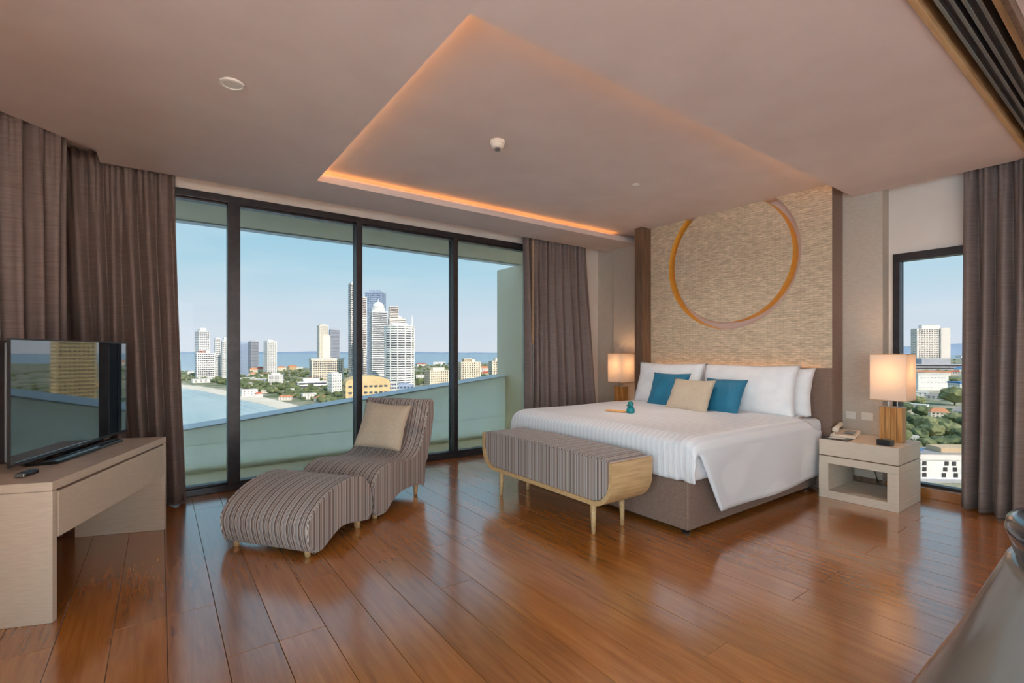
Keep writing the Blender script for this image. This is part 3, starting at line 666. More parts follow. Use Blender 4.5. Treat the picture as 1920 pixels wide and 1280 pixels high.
obj('body', BX(-.04, .05, -.02, .02, 0, .022, bev=.006), M['black'], rm); obj('cap', BX(-.055, -.041, -.018, .018, .002, .02, bev=.003), M['steel'], rm)
# ================================================================ NIGHTSTANDS
def nightstand(loc, label):
    t = tag(empty('nightstand', loc), label, 'nightstand', None)
    D_, Wd = .54, .54                              # local x away from the room, local y centred
    hw = Wd / 2
    obj('drawer', BX(0, D_ - .02, -hw + .0, hw - .0, .352, .482, bev=.004), M['cream'], t)
    obj('shadow_gap', BX(.012, D_ - .03, -hw + .01, hw - .01, .344, .352), M['walnut'], t)
    obj('frame_rail', BX(0, D_ - .02, -hw, hw, .285, .344, bev=.003), M['cream'], t)
    obj('bottom_board', BX(0, D_ - .02, -hw, hw, .0, .065, bev=.003), M['cream'], t)
    for s in (-1, 1): obj('side_panel', BX(0, D_ - .02, s * hw if s < 0 else hw - .07, -hw + .07 if s < 0 else hw, .065, .285), M['cream'], t)
    return t
ns = nightstand((4.45, 1.498, 0), 'cream nightstand with open shelf between the bed and narrow window')
ns['group'] = 'cream nightstands'
n2 = link_copy(ns); n2.location = (4.45, 4.16, 0); n2['label'] = 'cream nightstand hidden behind the bed in the corner'
pc = tag(empty('cable_bundle', (4.975, 1.45, .0)), 'thin dark cables hanging behind the nightstand opening', 'cable')
for k, (ya, yb) in enumerate(((.10, .07), (-.04, -.02), (-.05, -.13))):
    obj('cable', TB([(0, ya, .30), (.01, ya + .02, .22), (0, (ya + yb) / 2, .16), (.01, yb, .08)], .004), M['black'], pc, smooth=True)
# ---- lamps
def shade_mat():
    m = bpy.data.materials.new('lamp_shade_fabric'); m.use_nodes = True; n = m.node_tree.nodes; l = m.node_tree.links.new; n.clear()
    o = n.new('ShaderNodeOutputMaterial'); d = n.new('ShaderNodeBsdfDiffuse'); t = n.new('ShaderNodeBsdfTranslucent'); x = n.new('ShaderNodeMixShader')
    tx = n.new('ShaderNodeTexCoord'); nz = n.new('ShaderNodeTexNoise'); nz.inputs['Scale'].default_value = 60; r = n.new('ShaderNodeValToRGB')
    r.color_ramp.elements[0].color = (.76, .68, .60, 1); r.color_ramp.elements[1].color = (.80, .73, .66, 1)
    l(tx.outputs['Object'], nz.inputs['Vector']); l(nz.outputs[0], r.inputs[0]); l(r.outputs[0], d.inputs[0]); l(r.outputs[0], t.inputs[0])
    x.inputs[0].default_value = .42; l(d.outputs[0], x.inputs[1]); l(t.outputs[0], x.inputs[2]); l(x.outputs[0], o.inputs[0]); return m
M['shade'] = shade_mat()
M['lampwood'] = add_noise(mat('amber_lamp_wood', srgb(176, 122, 62), .4), 7, srgb(156, 102, 46), srgb(196, 144, 84), (10, 10, .7))
M['bulb'] = emit('warm_bulb', (1.0, .62, .30, 1), 3.0)
LAMP_W = 1.35
def lamp(loc, label, z_base=.482):
    t = tag(empty('table_lamp', loc), label, 'lamp')
    for k in range(4):
        y0 = -.075 + k * .038
        obj('base_slat', BX(-.05, .05, y0, y0 + .036, 0, .275, bev=.002), M['lampwood'], t)
    obj('base_plate', BX(-.052, .052, -.077, .077, .2755, .280), M['steel'], t)
    for y in (-.03, .03): obj('stem', TB([(0, y, .28), (0, y, .345)], .005), M['steel'], t)
    obj('socket', LT([(.018, .33), (.018, .40), (.012, .41)], seg=16), M['white_plastic'], t)
    bm = bmesh.new(); a, z0, z1, th = .118, .335, .70, .003
    for s in (-1, 1):
        box(bm, s * a - th / 2, s * a + th / 2, -a, a, z0, z1); box(bm, -a + th, a - th, s * a - th / 2, s * a + th / 2, z0, z1)
    sh = obj('shade', bm, M['shade'], t)
    for z in (z0, z1):
        bm = bmesh.new()
        for s in (-1, 1):
            box(bm, s * a - .003, s * a + .003, -a - .003, a + .003, z - .003, z + .003); box(bm, -a, a, s * a - .003, s * a + .003, z - .003, z + .003)
        obj('rim', bm, M['oak'], sh)
    obj('bulb', LT([(.012, .41), (.028, .44), (.032, .47), (.02, .50), (.005, .508)], seg=16), M['bulb'], t, smooth=True)
    ld = bpy.data.lights.new('bulb_light', 'POINT'); ld.energy = LAMP_W; ld.color = (1.0, .64, .34); ld.shadow_soft_size = .04
    lo = bpy.data.objects.new('bulb_light', ld); COL.objects.link(lo); lo.parent = t; lo.location = (0, 0, .56)
    return t
lamp((4.77, 1.355, .483), 'lit table lamp with square shade in front of the narrow window')
lamp((4.80, 4.22, .483), 'lit table lamp with square shade in the far corner behind the bed')
# ---- things on the nightstand
ph = tag(empty('telephone', (4.72, 1.67, .483), R(8)), 'cream desk telephone with handset on the nightstand', 'telephone')
M['phone'] = add_noise(mat('phone_plastic', srgb(222, 204, 184), .4), 12, srgb(219, 200, 180), srgb(226, 208, 188))
bm = bmesh.new(); v = [bm.verts.new(p) for p in ((-.10, -.09, 0), (.10, -.09, 0), (.10, .09, 0), (-.10, .09, 0), (-.10, -.09, .02), (.10, -.09, .05), (.10, .09, .05), (-.10, .09, .02))]
for f in ((3, 2, 1, 0), (4, 5, 6, 7), (0, 1, 5, 4), (1, 2, 6, 5), (2, 3, 7, 6), (3, 0, 4, 7)): bm.faces.new([v[i] for i in f])
bmesh.ops.bevel(bm, geom=bm.edges[:], offset=.006, segments=2, affect='EDGES'); obj('base', bm, M['phone'], ph)
hs = obj('handset', TB([(-.10, .055, .05), (-.085, .055, .062), (0, .055, .078), (.085, .055, .09), (.10, .055, .08)], [.02, .024, .017, .024, .02], seg=14), M['phone'], ph, smooth=True)
obj('keypad', BX(-.06, .07, -.07, .0, .036, .046, bev=.002), mat('grey_keys', srgb(128, 128, 122), .5), ph)
obj('cord', TB([(-.10, .055, .045), (-.13, .06, .01), (-.12, .02, .006), (-.09, .0, .008)], .004), M['phone'], ph, smooth=True)
pad = tag(empty('memo_pad', (4.535, 1.665, .483), R(4)), 'dark memo folder with white paper in front of the telephone', 'memo pad')
obj('folder', BX(-.075, .075, -.095, .095, 0, .005, bev=.001), M['black'], pad); obj('paper', BX(-.02, .05, -.05, .06, .0052, .008), M['white_plastic'], pad)
ck = tag(empty('alarm_clock', (4.535, 1.335, .483), R(-4)), 'small black alarm clock at the foot of the right lamp', 'clock')
obj('case', BX(-.04, .04, -.045, .045, 0, .042, bev=.004), M['black'], ck); obj('display', BX(-.0415, -.0402, -.036, .036, .008, .034), mat('clock_face', srgb(38, 36, 40), .15), ck)
obj('button', BX(-.02, .02, -.012, .012, .042, .047, bev=.001), M['steel'], ck)
for y, lab, wide in ((1.735, 'small white switch plate next to the headboard', .075), (1.61, 'cream socket plate between switch and right lamp', .085)):
    sw = tag(empty('switch_plate', (XR, y, .635)), lab, 'switch')
    obj('plate', BX(-.008, -.0005, -wide / 2, wide / 2, -.034, .034, bev=.002), M['white_plastic'], sw); obj('rocker', BX(-.012, -.008, -wide / 2 + .012, wide / 2 - .012, -.02, .02, bev=.001), M['white_plastic'], sw)
# ---- pedestal table at the right edge, in the neighbouring room
pt = tag(empty('pedestal_table', (2.083, -.092, 0)), 'glossy grey bell-shaped pedestal with dark rounded top, right edge', 'table')
obj('pedestal', LT([(.66, 0), (.65, .03), (.60, .14), (.505, .34), (.445, .49), (.405, .585), (.40, .60), (.37, .60)], seg=72), mat('glossy_grey_lacquer', srgb(128, 116, 106), .2, coat=.3), pt, smooth=True)
obj('bowl', LT([(.30, .50), (.36, .59), (.385, .63), (.36, .645)], seg=72), M['black'], pt, smooth=True)
obj('top', LT([(.36, .645), (.39, .655), (.402, .69), (.398, .712), (.375, .722), (.05, .722)], seg=72), mat('dark_stone', srgb(62, 60, 66), .16, coat=.4), pt, smooth=True)
# ================================================================ THE CITY OUTSIDE
M['sea'] = add_noise(mat('sea_water', srgb(96, 140, 160), .35), 1, srgb(146, 168, 184), srgb(166, 186, 196), (.002, .002, 1), detail=6)
M['shallow'] = add_noise(mat('shallow_water', srgb(150, 186, 190), .4), 1, srgb(166, 192, 194), srgb(206, 218, 216), (.02, .004, 1), detail=6)
M['sand'] = add_noise(mat('beach_sand', srgb(226, 210, 186), .9), 1, srgb(238, 222, 198), srgb(248, 236, 218), (.03, .03, 1))
M['land'] = add_noise(mat('town_ground', srgb(150, 150, 120), .9), 1, srgb(104, 118, 78), srgb(190, 180, 160), (.02, .02, 1), detail=8, lo=.4, hi=.62)
M['leaf'] = add_noise(mat('tropical_leaves', srgb(86, 104, 62), .8), 1, srgb(74, 88, 58), srgb(128, 136, 92), (.12, .12, .12), detail=6)
M['leaf2'] = add_noise(mat('olive_leaves', srgb(112, 122, 70), .8), 1, srgb(92, 102, 64), srgb(152, 152, 106), (.15, .15, .15), detail=6)
def bmat(name, c): return add_noise(mat(name, srgb(*c), .8), 1, srgb(*[max(0, v - 7) for v in c]), srgb(*[min(255, v + 5) for v in c]), (.05, .05, .05))
BM = {'white': bmat('white_facade', (246, 243, 238)), 'cream': bmat('cream_facade', (244, 230, 208)), 'grey': bmat('grey_facade', (186, 186, 192)), 'blue': bmat('blue_grey_facade', (168, 182, 204)),
      'pink': bmat('pale_pink_facade', (248, 236, 228)), 'gold': bmat('sand_facade', (226, 198, 150)), 'tan': bmat('tan_facade', (214, 186, 150))}
M['win'] = add_noise(mat('window_bands', srgb(88, 92, 104), .3), 1, srgb(76, 80, 92), srgb(98, 102, 114), (.1, .1, .1))
M['win_d'] = mat('dark_window_bands', srgb(72, 66, 68), .3); M['win_b'] = mat('blue_window_bands', srgb(76, 96, 130), .25)
M['red'] = bmat('red_roof', (206, 106, 84)); M['orange'] = bmat('orange_roof', (222, 150, 110)); M['bluer'] = bmat('blue_roof', (86, 136, 190)); M['greyroof'] = bmat('grey_roof', (170, 164, 160)); M['whiter'] = bmat('white_roof', (226, 222, 216))
def flat(name, pts, z, m, label, cat, kind=None):
    bm = bmesh.new(); prism(bm, [(p[0], p[1]) for p in pts], z - 1, z); ob = obj(name, bm, m); return tag(ob, label, cat, kind=kind)
# water, land and beach
bm = bmesh.new(); lathe(bm, [(38000, GZ - 2), (38000, GZ - .6)], seg=96); tag(obj('sea', bm, M['sea']), 'pale blue sea reaching the horizon beyond the towers', 'sea', kind='stuff')
coast = [(300, 722), (340, 727), (380, 733), (450, 749), (500, 760), (545, 774), (590, 792), (640, 830), (700, 930)]
sandin = [(300, 712), (340, 721), (380, 725), (450, 737), (500, 746), (545, 757), (600, 776), (660, 815), (740, 930)]
A_ = [at(*p) for p in coast]; B_ = [at(*p) for p in sandin]
far = [at(2060, 676), at(1700, 671), at(1500, 671), at(960, 679), at(900, 681), at(780, 686), at(640, 691), at(560, 689), at(470, 695), at(350, 705)]
back = [(60, 60), (300, -300), (3000, -1600)]
flat('land', [(p.x, p.y) for p in B_] + back + [(p.x, p.y) for p in far], GZ + .3, M['land'], 'built-up headland with gardens between the towers', 'land', 'stuff')
bm = bmesh.new()
va = [bm.verts.new((p.x, p.y, GZ + .25)) for p in A_]; vb = [bm.verts.new((p.x, p.y, GZ + .6)) for p in B_]
for i in range(len(va) - 1): bm.faces.new((va[i], va[i + 1], vb[i + 1], vb[i]))
tag(obj('beach', bm, M['sand']), 'curved strip of pale sand along the bay', 'beach', kind='stuff')
bm = bmesh.new()
va = [bm.verts.new((p.x, p.y, GZ + .1)) for p in A_]; vb = [bm.verts.new((p.x * .4 - 60, p.y * .6, GZ + .1)) for p in A_]
for i in range(len(va) - 1): bm.faces.new((va[i], va[i + 1], vb[i + 1], vb[i]))
tag(obj('shallows', bm, M['shallow']), 'turquoise shallow water with surf lines off the beach', 'water', kind='stuff')
for k, off in enumerate((6, 16, 30, 46)):
    bm = bmesh.new(); pa = []
    for i, p in enumerate(A_): pa.append((p.x - off - 3 * math.sin(i * 1.7 + k), p.y - off * .4))
    lo = [bm.verts.new((x, y, GZ + .2)) for x, y in pa]; hi = [bm.verts.new((x - 1.6, y - .8, GZ + .2)) for x, y in pa]
    for i in range(len(pa) - 1): bm.faces.new((lo[i], lo[i + 1], hi[i + 1], hi[i]))
    tag(obj('surf', bm, M['parapet_cap']), 'thin white surf lines in the shallow bay', 'surf', 'surf lines along the beach', 'stuff')
# far hills
def hills(x0, x1, dist, h, seed, label):
    bm = bmesh.new(); n = 60; lo, hi, bk = [], [], []
    for i in range(n + 1):
        px = x0 + (x1 - x0) * i / n; u = (px - CX) / FPX
        d = Vector((fw[0] + u * rt[0], fw[1] + u * rt[1], 0)) * dist
        z = h * max(.06, .55 + .5 * noise.noise(Vector((i * .11, seed, 0))) + .12 * noise.noise(Vector((i * .5, seed, 3)))) * math.sin(math.pi * min(1, max(0.02, i / n))) ** .5
        lo.append(bm.verts.new((d.x, d.y, GZ))); hi.append(bm.verts.new((d.x * 1.04, d.y * 1.04, GZ + z))); bk.append(bm.verts.new((d.x * 1.1, d.y * 1.1, GZ)))
    for i in range(n): bm.faces.new((lo[i], lo[i + 1], hi[i + 1], hi[i])); bm.faces.new((hi[i], hi[i + 1], bk[i + 1], bk[i]))
    tag(obj('hills', bm, bmat('hazed_hills', (150, 170, 194)), smooth=True), label, 'hills', kind='structure')  # haze of distance is put into the bluish base colour
hills(1300, 2300, 14000, 520, 2.2, 'hills with haze in their blue colour'); hills(250, 980, 26000, 210, 5.1, 'low far coast')
# ---- buildings
def boxy(parent, nm, w, d, z0, z1, m, x=0, y=0):
    return obj(nm, BX(x - w / 2, x + w / 2, y - d / 2, y + d / 2, z0, z1), m, parent)
def windows(parent, w, d, z0, z1, floors, cols, m, x=0, y=0, fh=.5, fwid=.7, bands=False, faces='fs', name='window_grid'):
    bm = bmesh.new(); h = (z1 - z0) / floors
    for f in range(floors):
        za = z0 + h * (f + .5 - fh / 2); zb = za + h * fh
        if 'f' in faces:
            if bands: box(bm, x - w * .47, x + w * .47, y - d / 2 - .25, y - d / 2 + .1, za, zb)
            else:
                for c in range(cols):
                    xa = x - w * .46 + w * .92 * (c + .5 - fwid / 2) / cols; box(bm, xa, xa + w * .92 * fwid / cols, y - d / 2 - .25, y - d / 2 + .1, za, zb)
        if 's' in faces:
            for s in (-1, 1):
                k = max(2, int(cols * d / w))
                if bands: box(bm, x + s * w / 2 - .2, x + s * w / 2 + .2, y - d * .45, y + d * .45, za, zb)
                else:
                    for c in range(k):
                        ya = y - d * .45 + d * .9 * (c + .5 - fwid / 2) / k; box(bm, x + s * w / 2 - .2, x + s * w / 2 + .2, ya, ya + d * .9 * fwid / k, za, zb)
    return tag(obj(name, bm, m, parent), kind='stuff')
def building(name, x0, x1, ytop, ybase, label, wall='white', win='win', floors=20, cols=6, depth=.8, turn=0, bands=False, fh=.5, fwid=.65, roof=None, extra=None, wf=None):
    px = (x0 + x1) / 2; p = at(px, ybase); dist = (p.x * fw[0] + p.y * fw[1])
    w = (x1 - x0) / FPX * dist * math.cos(math.atan((px - CX) / FPX)) / (math.cos(R(turn)) + depth * abs(math.sin(R(turn))))
    zt_ = EYE + (CY - ytop) / FPX * dist - GZ
    ang = math.atan2(p.y, p.x) - math.pi / 2 + R(turn)
    t = tag(empty(name, (p.x, p.y, GZ), ang), label, 'building')
    d = w * depth
    obj('walls', BX(-w / 2, w / 2, -d / 2, d / 2, 0, zt_), BM[wall], t)
    windows(t, w, d, zt_ * .03, zt_ * .985, floors, cols, M[win], bands=bands, fh=fh, fwid=fwid)
    if roof: obj('roof', BX(-w * .52, w * .52, -d * .52, d * .52, zt_, zt_ + w * .06), M[roof], t)
    else: obj('parapet', BX(-w * .3, w * .25, -d * .25, d * .3, zt_, zt_ + w * .12), BM[wall], t)
    if extra: extra(t, w, d, zt_)
    return t, w, d, zt_
building('apartment_tower', 365, 393, 620, 709, 'tall slim white tower, leftmost above the bay', 'white', 'win', 26, 5, .9, 24, extra=lambda t, w, d, h: boxy(t, 'crown', w * .6, d * .6, h, h + w * .28, BM['white']))
building('apartment_block', 366, 403, 661, 712, 'white block with red roof piece below the leftmost tower', 'white', 'win', 12, 8, .5, 10, extra=lambda t, w, d, h: boxy(t, 'roof_house', w * .35, d * .5, h, h + w * .12, M['red'], -w * .15))
building('apartment_tower', 402, 414, 634, 710, 'narrow grey-white tower left of the first mullion', 'white', 'win', 20, 3, .9, 10)
building('apartment_tower', 414, 431, 640, 712, 'white tower with stepped top half hidden by the first mullion', 'white', 'win', 20, 4, .9, 15, extra=lambda t, w, d, h: boxy(t, 'crown', w * .5, d * .5, h, h + w * .6, BM['white']))
building('apartment_block', 446, 466, 643, 705, 'pale blue gridded block just right of the first mullion', 'blue', 'win_b', 18, 7, .6, -8, fwid=.5)
building('apartment_tower', 465, 485, 640, 692, 'grey tower behind the pale blue gridded block', 'grey', 'win', 18, 5, .8, 28, bands=True)
building('apartment_tower', 494, 519, 639, 700, 'white tower standing alone in the middle of the second pane', 'white', 'win', 20, 4, .9, 26, fwid=.5)
building('apartment_block', 503, 533, 702, 721, 'low white ribbed block at the foot of the lone tower', 'white', 'win', 2, 9, .7, -10, fwid=.35, fh=.8)
building('hotel_tower', 594, 616, 610, 676, 'stepped grey-beige tower with a darker twin on its right', 'cream', 'win', 24, 4, .8, 22, extra=lambda t, w, d, h: boxy(t, 'annex', w * .8, d * .6, 0, h * .72, BM['cream'], w * .2, -d * .5))
building('hotel_tower', 617, 637, 618, 672, 'dark grey tower right beside the stepped beige tower', 'grey', 'win', 20, 5, .8, 12, bands=True)
building('apartment_block', 580, 645, 675, 713, 'broad beige slab block in front of the twin towers', 'cream', 'win', 9, 14, .35, 14, roof='whiter')
building('podium_building', 556, 614, 715, 727, 'long low white podium building among trees', 'white', 'win', 2, 10, .5, 6, bands=True)
building('office_block', 614, 641, 700, 739, 'plain white block low at the right of the second pane', 'white', 'win', 7, 4, .8, 30, fwid=.35, fh=.35)
building('highrise', 653, 676, 531, 716, 'tallest white high-rise, split by the second mullion', 'pink', 'win_d', 52, 5, .9, 20, bands=True, fh=.42, extra=lambda t, w, d, h: (boxy(t, 'wing', w * 1.75, d * .8, 0, h * .87, BM['pink'], w * .42, d * .2), windows(t, w * 1.75, d * .8, h * .02, h * .86, 46, 8, M['win_d'], w * .42, d * .2, fh=.42, bands=True, name='wing_windows')))
building('highrise', 684, 724, 548, 706, 'blue-grey high-rise behind the domed tower', 'blue', 'win_b', 44, 8, .7, -22, fwid=.55)
def dome(t, w, d, h):
    obj('drum', LT([(w * .42, h), (w * .42, h + w * .22)], seg=24), BM['white'], t)
    obj('dome', LT([(w * .38, h + w * .22), (w * .36, h + w * .38), (w * .27, h + w * .52), (w * .12, h + w * .61), (w * .03, h + w * .64), (w * .02, h + w * .8)], seg=24), BM['white'], t, smooth=True)
building('domed_tower', 692, 727, 584, 722, 'white high-rise crowned by a small dome', 'white', 'win', 38, 7, .8, 14, bands=True, fh=.4, extra=dome)
building('apartment_tower', 727, 761, 597, 720, 'stepped white tower between dome and round tower', 'pink', 'win_d', 34, 6, .7, 10, bands=True, fh=.42, extra=lambda t, w, d, h: (boxy(t, 'upper_block', w * .55, d * .7, h, h + w * .75, BM['pink'], -w * .2), windows(t, w * .55, d * .7, h, h + w * .7, 7, 4, M['win_d'], -w * .2, bands=True, name='upper_windows')))
# round tower in front
p = at(749, 733); dist = p.x * fw[0] + p.y * fw[1]; rr_ = 27.5 / FPX * dist; hh = EYE + (CY - 613) / FPX * dist - GZ
t = tag(empty('round_tower', (p.x, p.y, GZ)), 'white round tower with ringed balconies and a roof mast', 'building')
obj('core', LT([(rr_ * .93, 0), (rr_ * .93, hh)], seg=40), M['win'], t)
for k in range(28):
    z = hh * (k + .2) / 28; obj('balcony_ring', LT([(rr_, z), (rr_, z + hh / 28 * .55)], seg=40), BM['white'], t)
for k in range(12):
    a = 2 * math.pi * k / 12; obj('pier', BX(math.cos(a) * rr_ * .97 - 1.1, math.cos(a) * rr_ * .97 + 1.1, math.sin(a) * rr_ * .97 - 1.1, math.sin(a) * rr_ * .97 + 1.1, 0, hh), BM['white'], t)
obj('roof_drum', LT([(rr_ * 1.02, hh), (rr_ * 1.02, hh + 2), (rr_ * .6, hh + 2), (rr_ * .6, hh + 7)], seg=40), BM['white'], t)
obj('mast', LT([(1.6, hh), (1.3, hh + 16), (.3, hh + 26)], seg=10, cx=rr_ * .75, cy=-rr_ * .4), BM['white'], t)
# low buildings in front of the towers
def vault(t, w, d, h):
    bm = bmesh.new(); n = 14; A, B = [], []
    for k in range(n + 1):
        a = math.pi * k / n; A.append(bm.verts.new((w * .5 * math.cos(a), -d / 2, h + w * .16 * math.sin(a)))); B.append(bm.verts.new((w * .5 * math.cos(a), d / 2, h + w * .16 * math.sin(a))))
    for k in range(n): bm.faces.new((A[k], A[k + 1], B[k + 1], B[k]))
    bm.faces.new(A); bm.faces.new(B[::-1]); obj('vault_roof', bm, BM['gold'], t)
building('hall', 642, 731, 716, 752, 'sand coloured hall with curved roof right of the second mullion', 'gold', 'win', 3, 8, .7, 8, extra=vault, fh=.3)
building('office_block', 718, 748, 716, 744, 'low white flat-roofed block in front of the round tower', 'white', 'win_b', 4, 6, .7, -12, roof='whiter')
building('office_block', 738, 777, 722, 742, 'glassy low block with teal front under the round tower', 'blue', 'win_b', 3, 5, .7, 8)
building('apartment_block', 796, 846, 694, 730, 'cream balcony block left of the third mullion', 'cream', 'win_d', 8, 10, .5, 28, fwid=.4)
building('apartment_block', 857, 902, 678, 716, 'cream balcony block right of the third mullion', 'cream', 'win_d', 9, 8, .6, 20, fwid=.4, extra=lambda t, w, d, h: boxy(t, 'stair_tower', w * .4, d * .5, h, h + w * .16, BM['cream'], -w * .1))
building('apartment_block', 916, 962, 676, 712, 'cream apartment block beside the balcony end wall', 'cream', 'win_d', 8, 9, .6, 18, fwid=.45, extra=lambda t, w, d, h: boxy(t, 'stair_tower', w * .4, d * .5, h, h + w * .2, BM['cream'], w * .25))
# seen through the narrow window
building('hotel_tower', 1707, 1781, 616, 686, 'broad pale hotel slab seen through the narrow window', 'pink', 'win_d', 20, 12, .30, 34, fh=.42, fwid=.55, extra=lambda t, w, d, h: (boxy(t, 'end_wall', w * .28, d * 1.1, 0, h * 1.01, BM['pink'], w * .34, -d * .1), boxy(t, 'roof_plant', w * .25, d * .4, h, h + w * .05, BM['grey'])))
building('podium_building', 1690, 1812, 682, 693, 'grey podium with dark bands under the hotel slab', 'grey', 'win_d', 2, 12, .4, 34, bands=True)
building('warehouse', 1700, 1778, 702, 731, 'large windowless white hall beyond the trees', 'white', 'win', 3, 8, .5, 38, fh=.08, fwid=.3, roof='whiter')
building('warehouse', 1776, 1850, 718, 742, 'white hall with a blue roof at right of the narrow window', 'white', 'win_d', 4, 9, .6, 40, fh=.25, fwid=.3, roof='bluer')
def houseset(spec, group):
    for (x0, x1, yt, yb, wall, roof, turn) in spec:
        p = at((x0 + x1) / 2, yb); dist = p.x * fw[0] + p.y * fw[1]; w = (x1 - x0) / FPX * dist * math.cos(math.atan(((x0 + x1) / 2 - CX) / FPX)); h = (yb - yt) / FPX * dist; d = w * .7
        lab = {'red': 'low house with a red tiled roof among the trees', 'orange': 'low house with an orange roof among the trees', 'bluer': 'low house with a blue metal roof among the trees', 'whiter': 'low white flat-roofed house among the trees', 'greyroof': 'low house with a grey roof among the trees'}[roof] + (' near the bay' if 'bay' in group else ' inland')
        t = tag(empty('house', (p.x, p.y, GZ), math.atan2(p.y, p.x) - math.pi / 2 + R(turn)), lab, 'house', group)
        obj('walls', BX(-w / 2, w / 2, -d / 2, d / 2, 0, h * .72), BM[wall], t)
        if roof in ('whiter',): obj('roof', BX(-w * .53, w * .53, -d * .53, d * .53, h * .72, h * .8), M[roof], t)
        else:
            bm = bmesh.new(); v = [bm.verts.new(q) for q in ((-w * .55, -d * .56, h * .68), (w * .55, -d * .56, h * .68), (w * .55, d * .56, h * .68), (-w * .55, d * .56, h * .68), (-w * .3, 0, h), (w * .3, 0, h))]
            for f in ((0, 1, 5, 4), (1, 2, 5), (2, 3, 4, 5), (3, 0, 4), (3, 2, 1, 0)): bm.faces.new([v[i] for i in f])
            obj('roof', bm, M[roof], t)
        windows(t, w, d, h * .1, h * .66, max(1, min(3, int(h / 4))), 4, M['win_d'], fh=.45, fwid=.4, faces='f', name='windows')
rh = random.Random(4)
left = [(468, 482, 689, 700, 'cream', 'orange', 10), (482, 494, 687, 698, 'cream', 'red', -15), (520, 536, 686, 694, 'cream', 'orange', 5), (540, 556, 684, 693, 'gold', 'orange', 20), (556, 568, 686, 694, 'white', 'whiter', 0),
        (452, 482, 726, 743, 'white', 'whiter', 8), (478, 492, 735, 744, 'white', 'red', 15), (566, 592, 734, 748, 'white', 'whiter', 12), (524, 548, 740, 750, 'pink', 'orange', -12), (444, 470, 706, 715, 'white', 'whiter', 4), (470, 500, 708, 716, 'blue', 'whiter', -4),
        (352, 364, 694, 703, 'white', 'whiter', 0), (360, 400, 708, 717, 'white', 'whiter', 6), (590, 612, 742, 752, 'white', 'orange', 18),
        (782, 800, 680, 686, 'white', 'red', 5), (812, 834, 677, 683, 'white', 'whiter', 5), (842, 856, 684, 692, 'white', 'orange', 5), (900, 916, 686, 697, 'pink', 'orange', 15), (902, 918, 696, 706, 'cream', 'red', 15), (780, 796, 700, 712, 'white', 'whiter', 5)]
for k in range(26):
    px = rh.uniform(440, 640); yb = rh.uniform(702, min(756, 730 + (px - 440) * .13)); w_ = rh.uniform(4, 9); left.append((px - w_, px + w_, yb - rh.uniform(4, 8), yb, rh.choice(('white', 'white', 'cream')), rh.choice(('whiter', 'whiter', 'orange', 'greyroof')), rh.uniform(-20, 20)))
houseset(left, 'low houses near the bay')
right = [(1806, 1830, 672, 682, 'pink', 'orange', 5), (1790, 1822, 688, 697, 'white', 'bluer', 10), (1800, 1840, 682, 690, 'white', 'greyroof', -6), (1780, 1800, 694, 702, 'pink', 'red', 6), (1700, 1780, 694, 703, 'cream', 'orange', -5), (1700, 1740, 732, 742, 'white', 'whiter', 4), (1738, 1776, 738, 748, 'pink', 'greyroof', -10), (1778, 1800, 744, 752, 'white', 'whiter', 3),
         (1708, 1740, 754, 770, 'pink', 'whiter', -8), (1742, 1778, 764, 788, 'cream', 'orange', 12), (1786, 1826, 762, 786, 'white', 'greyroof', -6), (1756, 1774, 786, 796, 'pink', 'red', 16), (1698, 1722, 812, 832, 'pink', 'whiter', 10), (1806, 1822, 812, 824, 'cream', 'orange', 0), (1790, 1810, 792, 800, 'white', 'orange', 5)]
for k in range(34):                                # roofs stretching to the hills
    px = rh.uniform(1640, 2000); yb = rh.uniform(668, 684); right.append((px - rh.uniform(3, 8), px + rh.uniform(3, 8), yb - rh.uniform(3, 6), yb, rh.choice(('white', 'pink', 'cream')), rh.choice(('whiter', 'red', 'orange', 'greyroof', 'whiter')), rh.uniform(-20, 20)))
for k in range(40):                                # houses behind the bedroom wall, seen only in reflections
    px = rh.uniform(990, 1640); yb = rh.uniform(676, 740); right.append((px - rh.uniform(5, 11), px + rh.uniform(5, 11), yb - rh.uniform(5, 9), yb, rh.choice(('white', 'pink', 'gold')), rh.choice(('whiter', 'red', 'orange', 'greyroof')), rh.uniform(-20, 20)))
houseset(right, 'low houses inland')
building('hotel_tower', 1000, 1065, 560, 742, 'golden tower mirrored at the left of the television screen', 'gold', 'win_d', 30, 10, .6, 10, fwid=.5)
building('hotel_tower', 1110, 1160, 590, 735, 'second golden tower mirrored in the television screen', 'gold', 'win_d', 26, 8, .6, -14, fwid=.5)
# near white building below the narrow window, windows one by one
p = at(1768, 905); dist = p.x * fw[0] + p.y * fw[1]
t = tag(empty('office_building', (p.x, p.y, GZ), math.atan2(p.y, p.x) - math.pi / 2 + R(38)), 'white building with scattered square windows low in the narrow window', 'building')
w, h = 56.0, 17.5
obj('walls', BX(-w / 2, w / 2, 0, 22, 0, h), BM['white'], t); obj('roof_slab', BX(-w / 2 - .5, w / 2 + .5, -.5, 22.5, h, h + .6), M['greyroof'], t); obj('cornice', BX(-w / 2 - .3, w / 2 * .55, -.6, 0, h - 3.2, h), BM['pink'], t); obj('plinth', BX(-w / 2, w / 2, -1.0, 0, 0, 2.4), BM['grey'], t)
obj('penthouse', BX(2, 24, 4, 16, h + .6, h + 3.6), BM['tan'], t); obj('annex_roof', BX(-w / 2 + 1, -6, 8, 20, h + .6, h + 2.4), M['bluer'], t)
rw = random.Random(9)
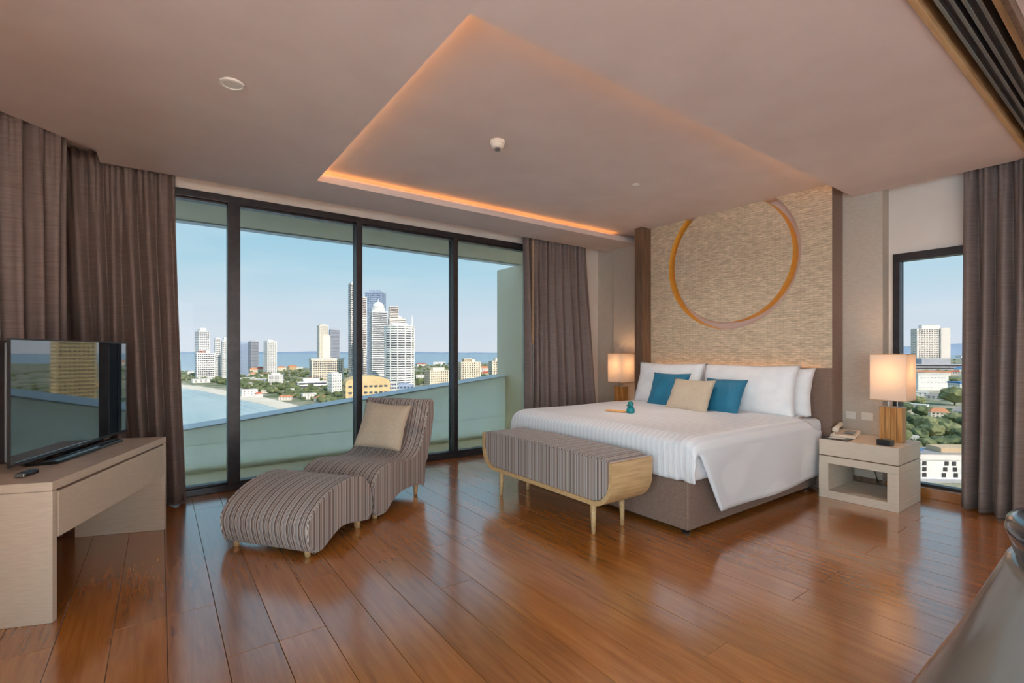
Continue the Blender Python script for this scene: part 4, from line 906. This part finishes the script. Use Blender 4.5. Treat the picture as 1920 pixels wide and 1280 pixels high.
for fl in range(3):
    for xx in (-25, -20.5, -11, 0.5 + fl * .8, 7.5 - fl * .5, 13.5 + fl * .7, 19, 24):
        z = 3.6 + fl * 3.6; ww = 4.2 if xx in (13.5 + fl * .7,) else 2.4
        f = obj('window', BX(xx - ww / 2, xx + ww / 2, -.2, 0, z, z + 2.5), M['win_d'], t)
# ---- trees
def crown_mesh(seed, sub=2):
    bm = bmesh.new(); bmesh.ops.create_icosphere(bm, subdivisions=sub, radius=1)
    for v in bm.verts:
        f = 1 + .32 * noise.noise(v.co * 1.6 + Vector((seed * 7, 0, 0))) + .24 * noise.noise(v.co * 4.1 + Vector((0, seed * 5, 0)))
        v.co = Vector((v.co.x * f, v.co.y * f, v.co.z * f * .68))
    return bm
def near_tree(px, py, wpx, m, label, group):
    p = at(px, py); dist = p.x * fw[0] + p.y * fw[1]; r = wpx / FPX * dist * .5
    t = tag(empty('tree', (p.x, p.y, GZ)), label, 'tree', group)
    bm = crown_mesh(px * .013, 3); bmesh.ops.scale(bm, vec=(r, r, r), verts=bm.verts[:]); bmesh.ops.translate(bm, vec=(0, 0, r * .95), verts=bm.verts[:])
    obj('crown', bm, m, t, smooth=False); obj('trunk', LT([(r * .07, 0), (r * .05, r * .6)], seg=8), M['walnut'], t)
rt_ = random.Random(12)
spots = [(1722, 762, 30), (1700, 772, 26), (1790, 760, 52), (1812, 752, 34), (1738, 808, 44), (1716, 800, 34), (1700, 812, 30), (1762, 806, 38), (1790, 800, 40), (1818, 806, 44), (1748, 826, 52), (1722, 828, 40), (1780, 824, 50), (1808, 832, 46), (1738, 846, 40), (1764, 846, 44), (1712, 848, 36), (1790, 842, 40), (1822, 846, 40), (1822, 770, 30), (1706, 742, 22), (1842, 826, 40), (1690, 830, 40), (1692, 792, 34), (1770, 778, 20), (1728, 782, 34), (1808, 790, 26)]
for k, (a, b, c) in enumerate(spots): near_tree(a, b, c * .8, M['leaf'] if k % 2 else M['leaf2'], ('dark green' if k % 2 else 'olive green') + ' round tree among roofs seen through the narrow window', 'trees below the narrow window')
def forest(name, n, region, rng, size, m, label):
    bm = bmesh.new()
    base = []
    for s in range(4):
        b = crown_mesh(s + 1.3, 1); base.append(([v.co.copy() for v in b.verts], [[v.index for v in f.verts] for f in b.faces])); b.free()
    for k in range(n):
        px, py = region(rng); p = at(px, py); r = rng.uniform(*size); vs, fs = base[k % 4]; a = rng.uniform(0, 6.28); c, s_ = math.cos(a), math.sin(a)
        nv_ = [bm.verts.new((p.x + r * (v.x * c - v.y * s_), p.y + r * (v.x * s_ + v.y * c), GZ + r * .7 + r * v.z)) for v in vs]
        for f in fs: bm.faces.new([nv_[i] for i in f])
    tag(obj(name, bm, m), label, 'trees', kind='stuff')
def reg_left(r):
    px = r.uniform(335, 662); lo_ = 698 if px < 560 else 690
    hi_ = 716 + max(0, px - 380) * .19 if px < 600 else 760
    return px, r.uniform(lo_, hi_ - 2)
forest('tree_belt', 620, reg_left, rt_, (4, 9), M['leaf'], 'belt of green trees behind the beach')
forest('tree_belt', 300, lambda r: (lambda x: (x, r.uniform(716, 727 + max(0, x - 450) * .19) if r.random() < .7 else r.uniform(690, 705)))(r.uniform(470, 665)), rt_, (3, 6.5), M['leaf2'], 'olive trees between the houses and the parapet')
forest('tree_belt', 420, lambda r: (r.uniform(770, 960), r.uniform(681, 722)), rt_, (5, 10), M['leaf'], 'trees around the cream apartment blocks')
forest('tree_belt', 500, lambda r: (r.uniform(990, 2000), r.uniform(672, 720)), rt_, (5, 10), M['leaf2'], 'scattered trees across the inland town')
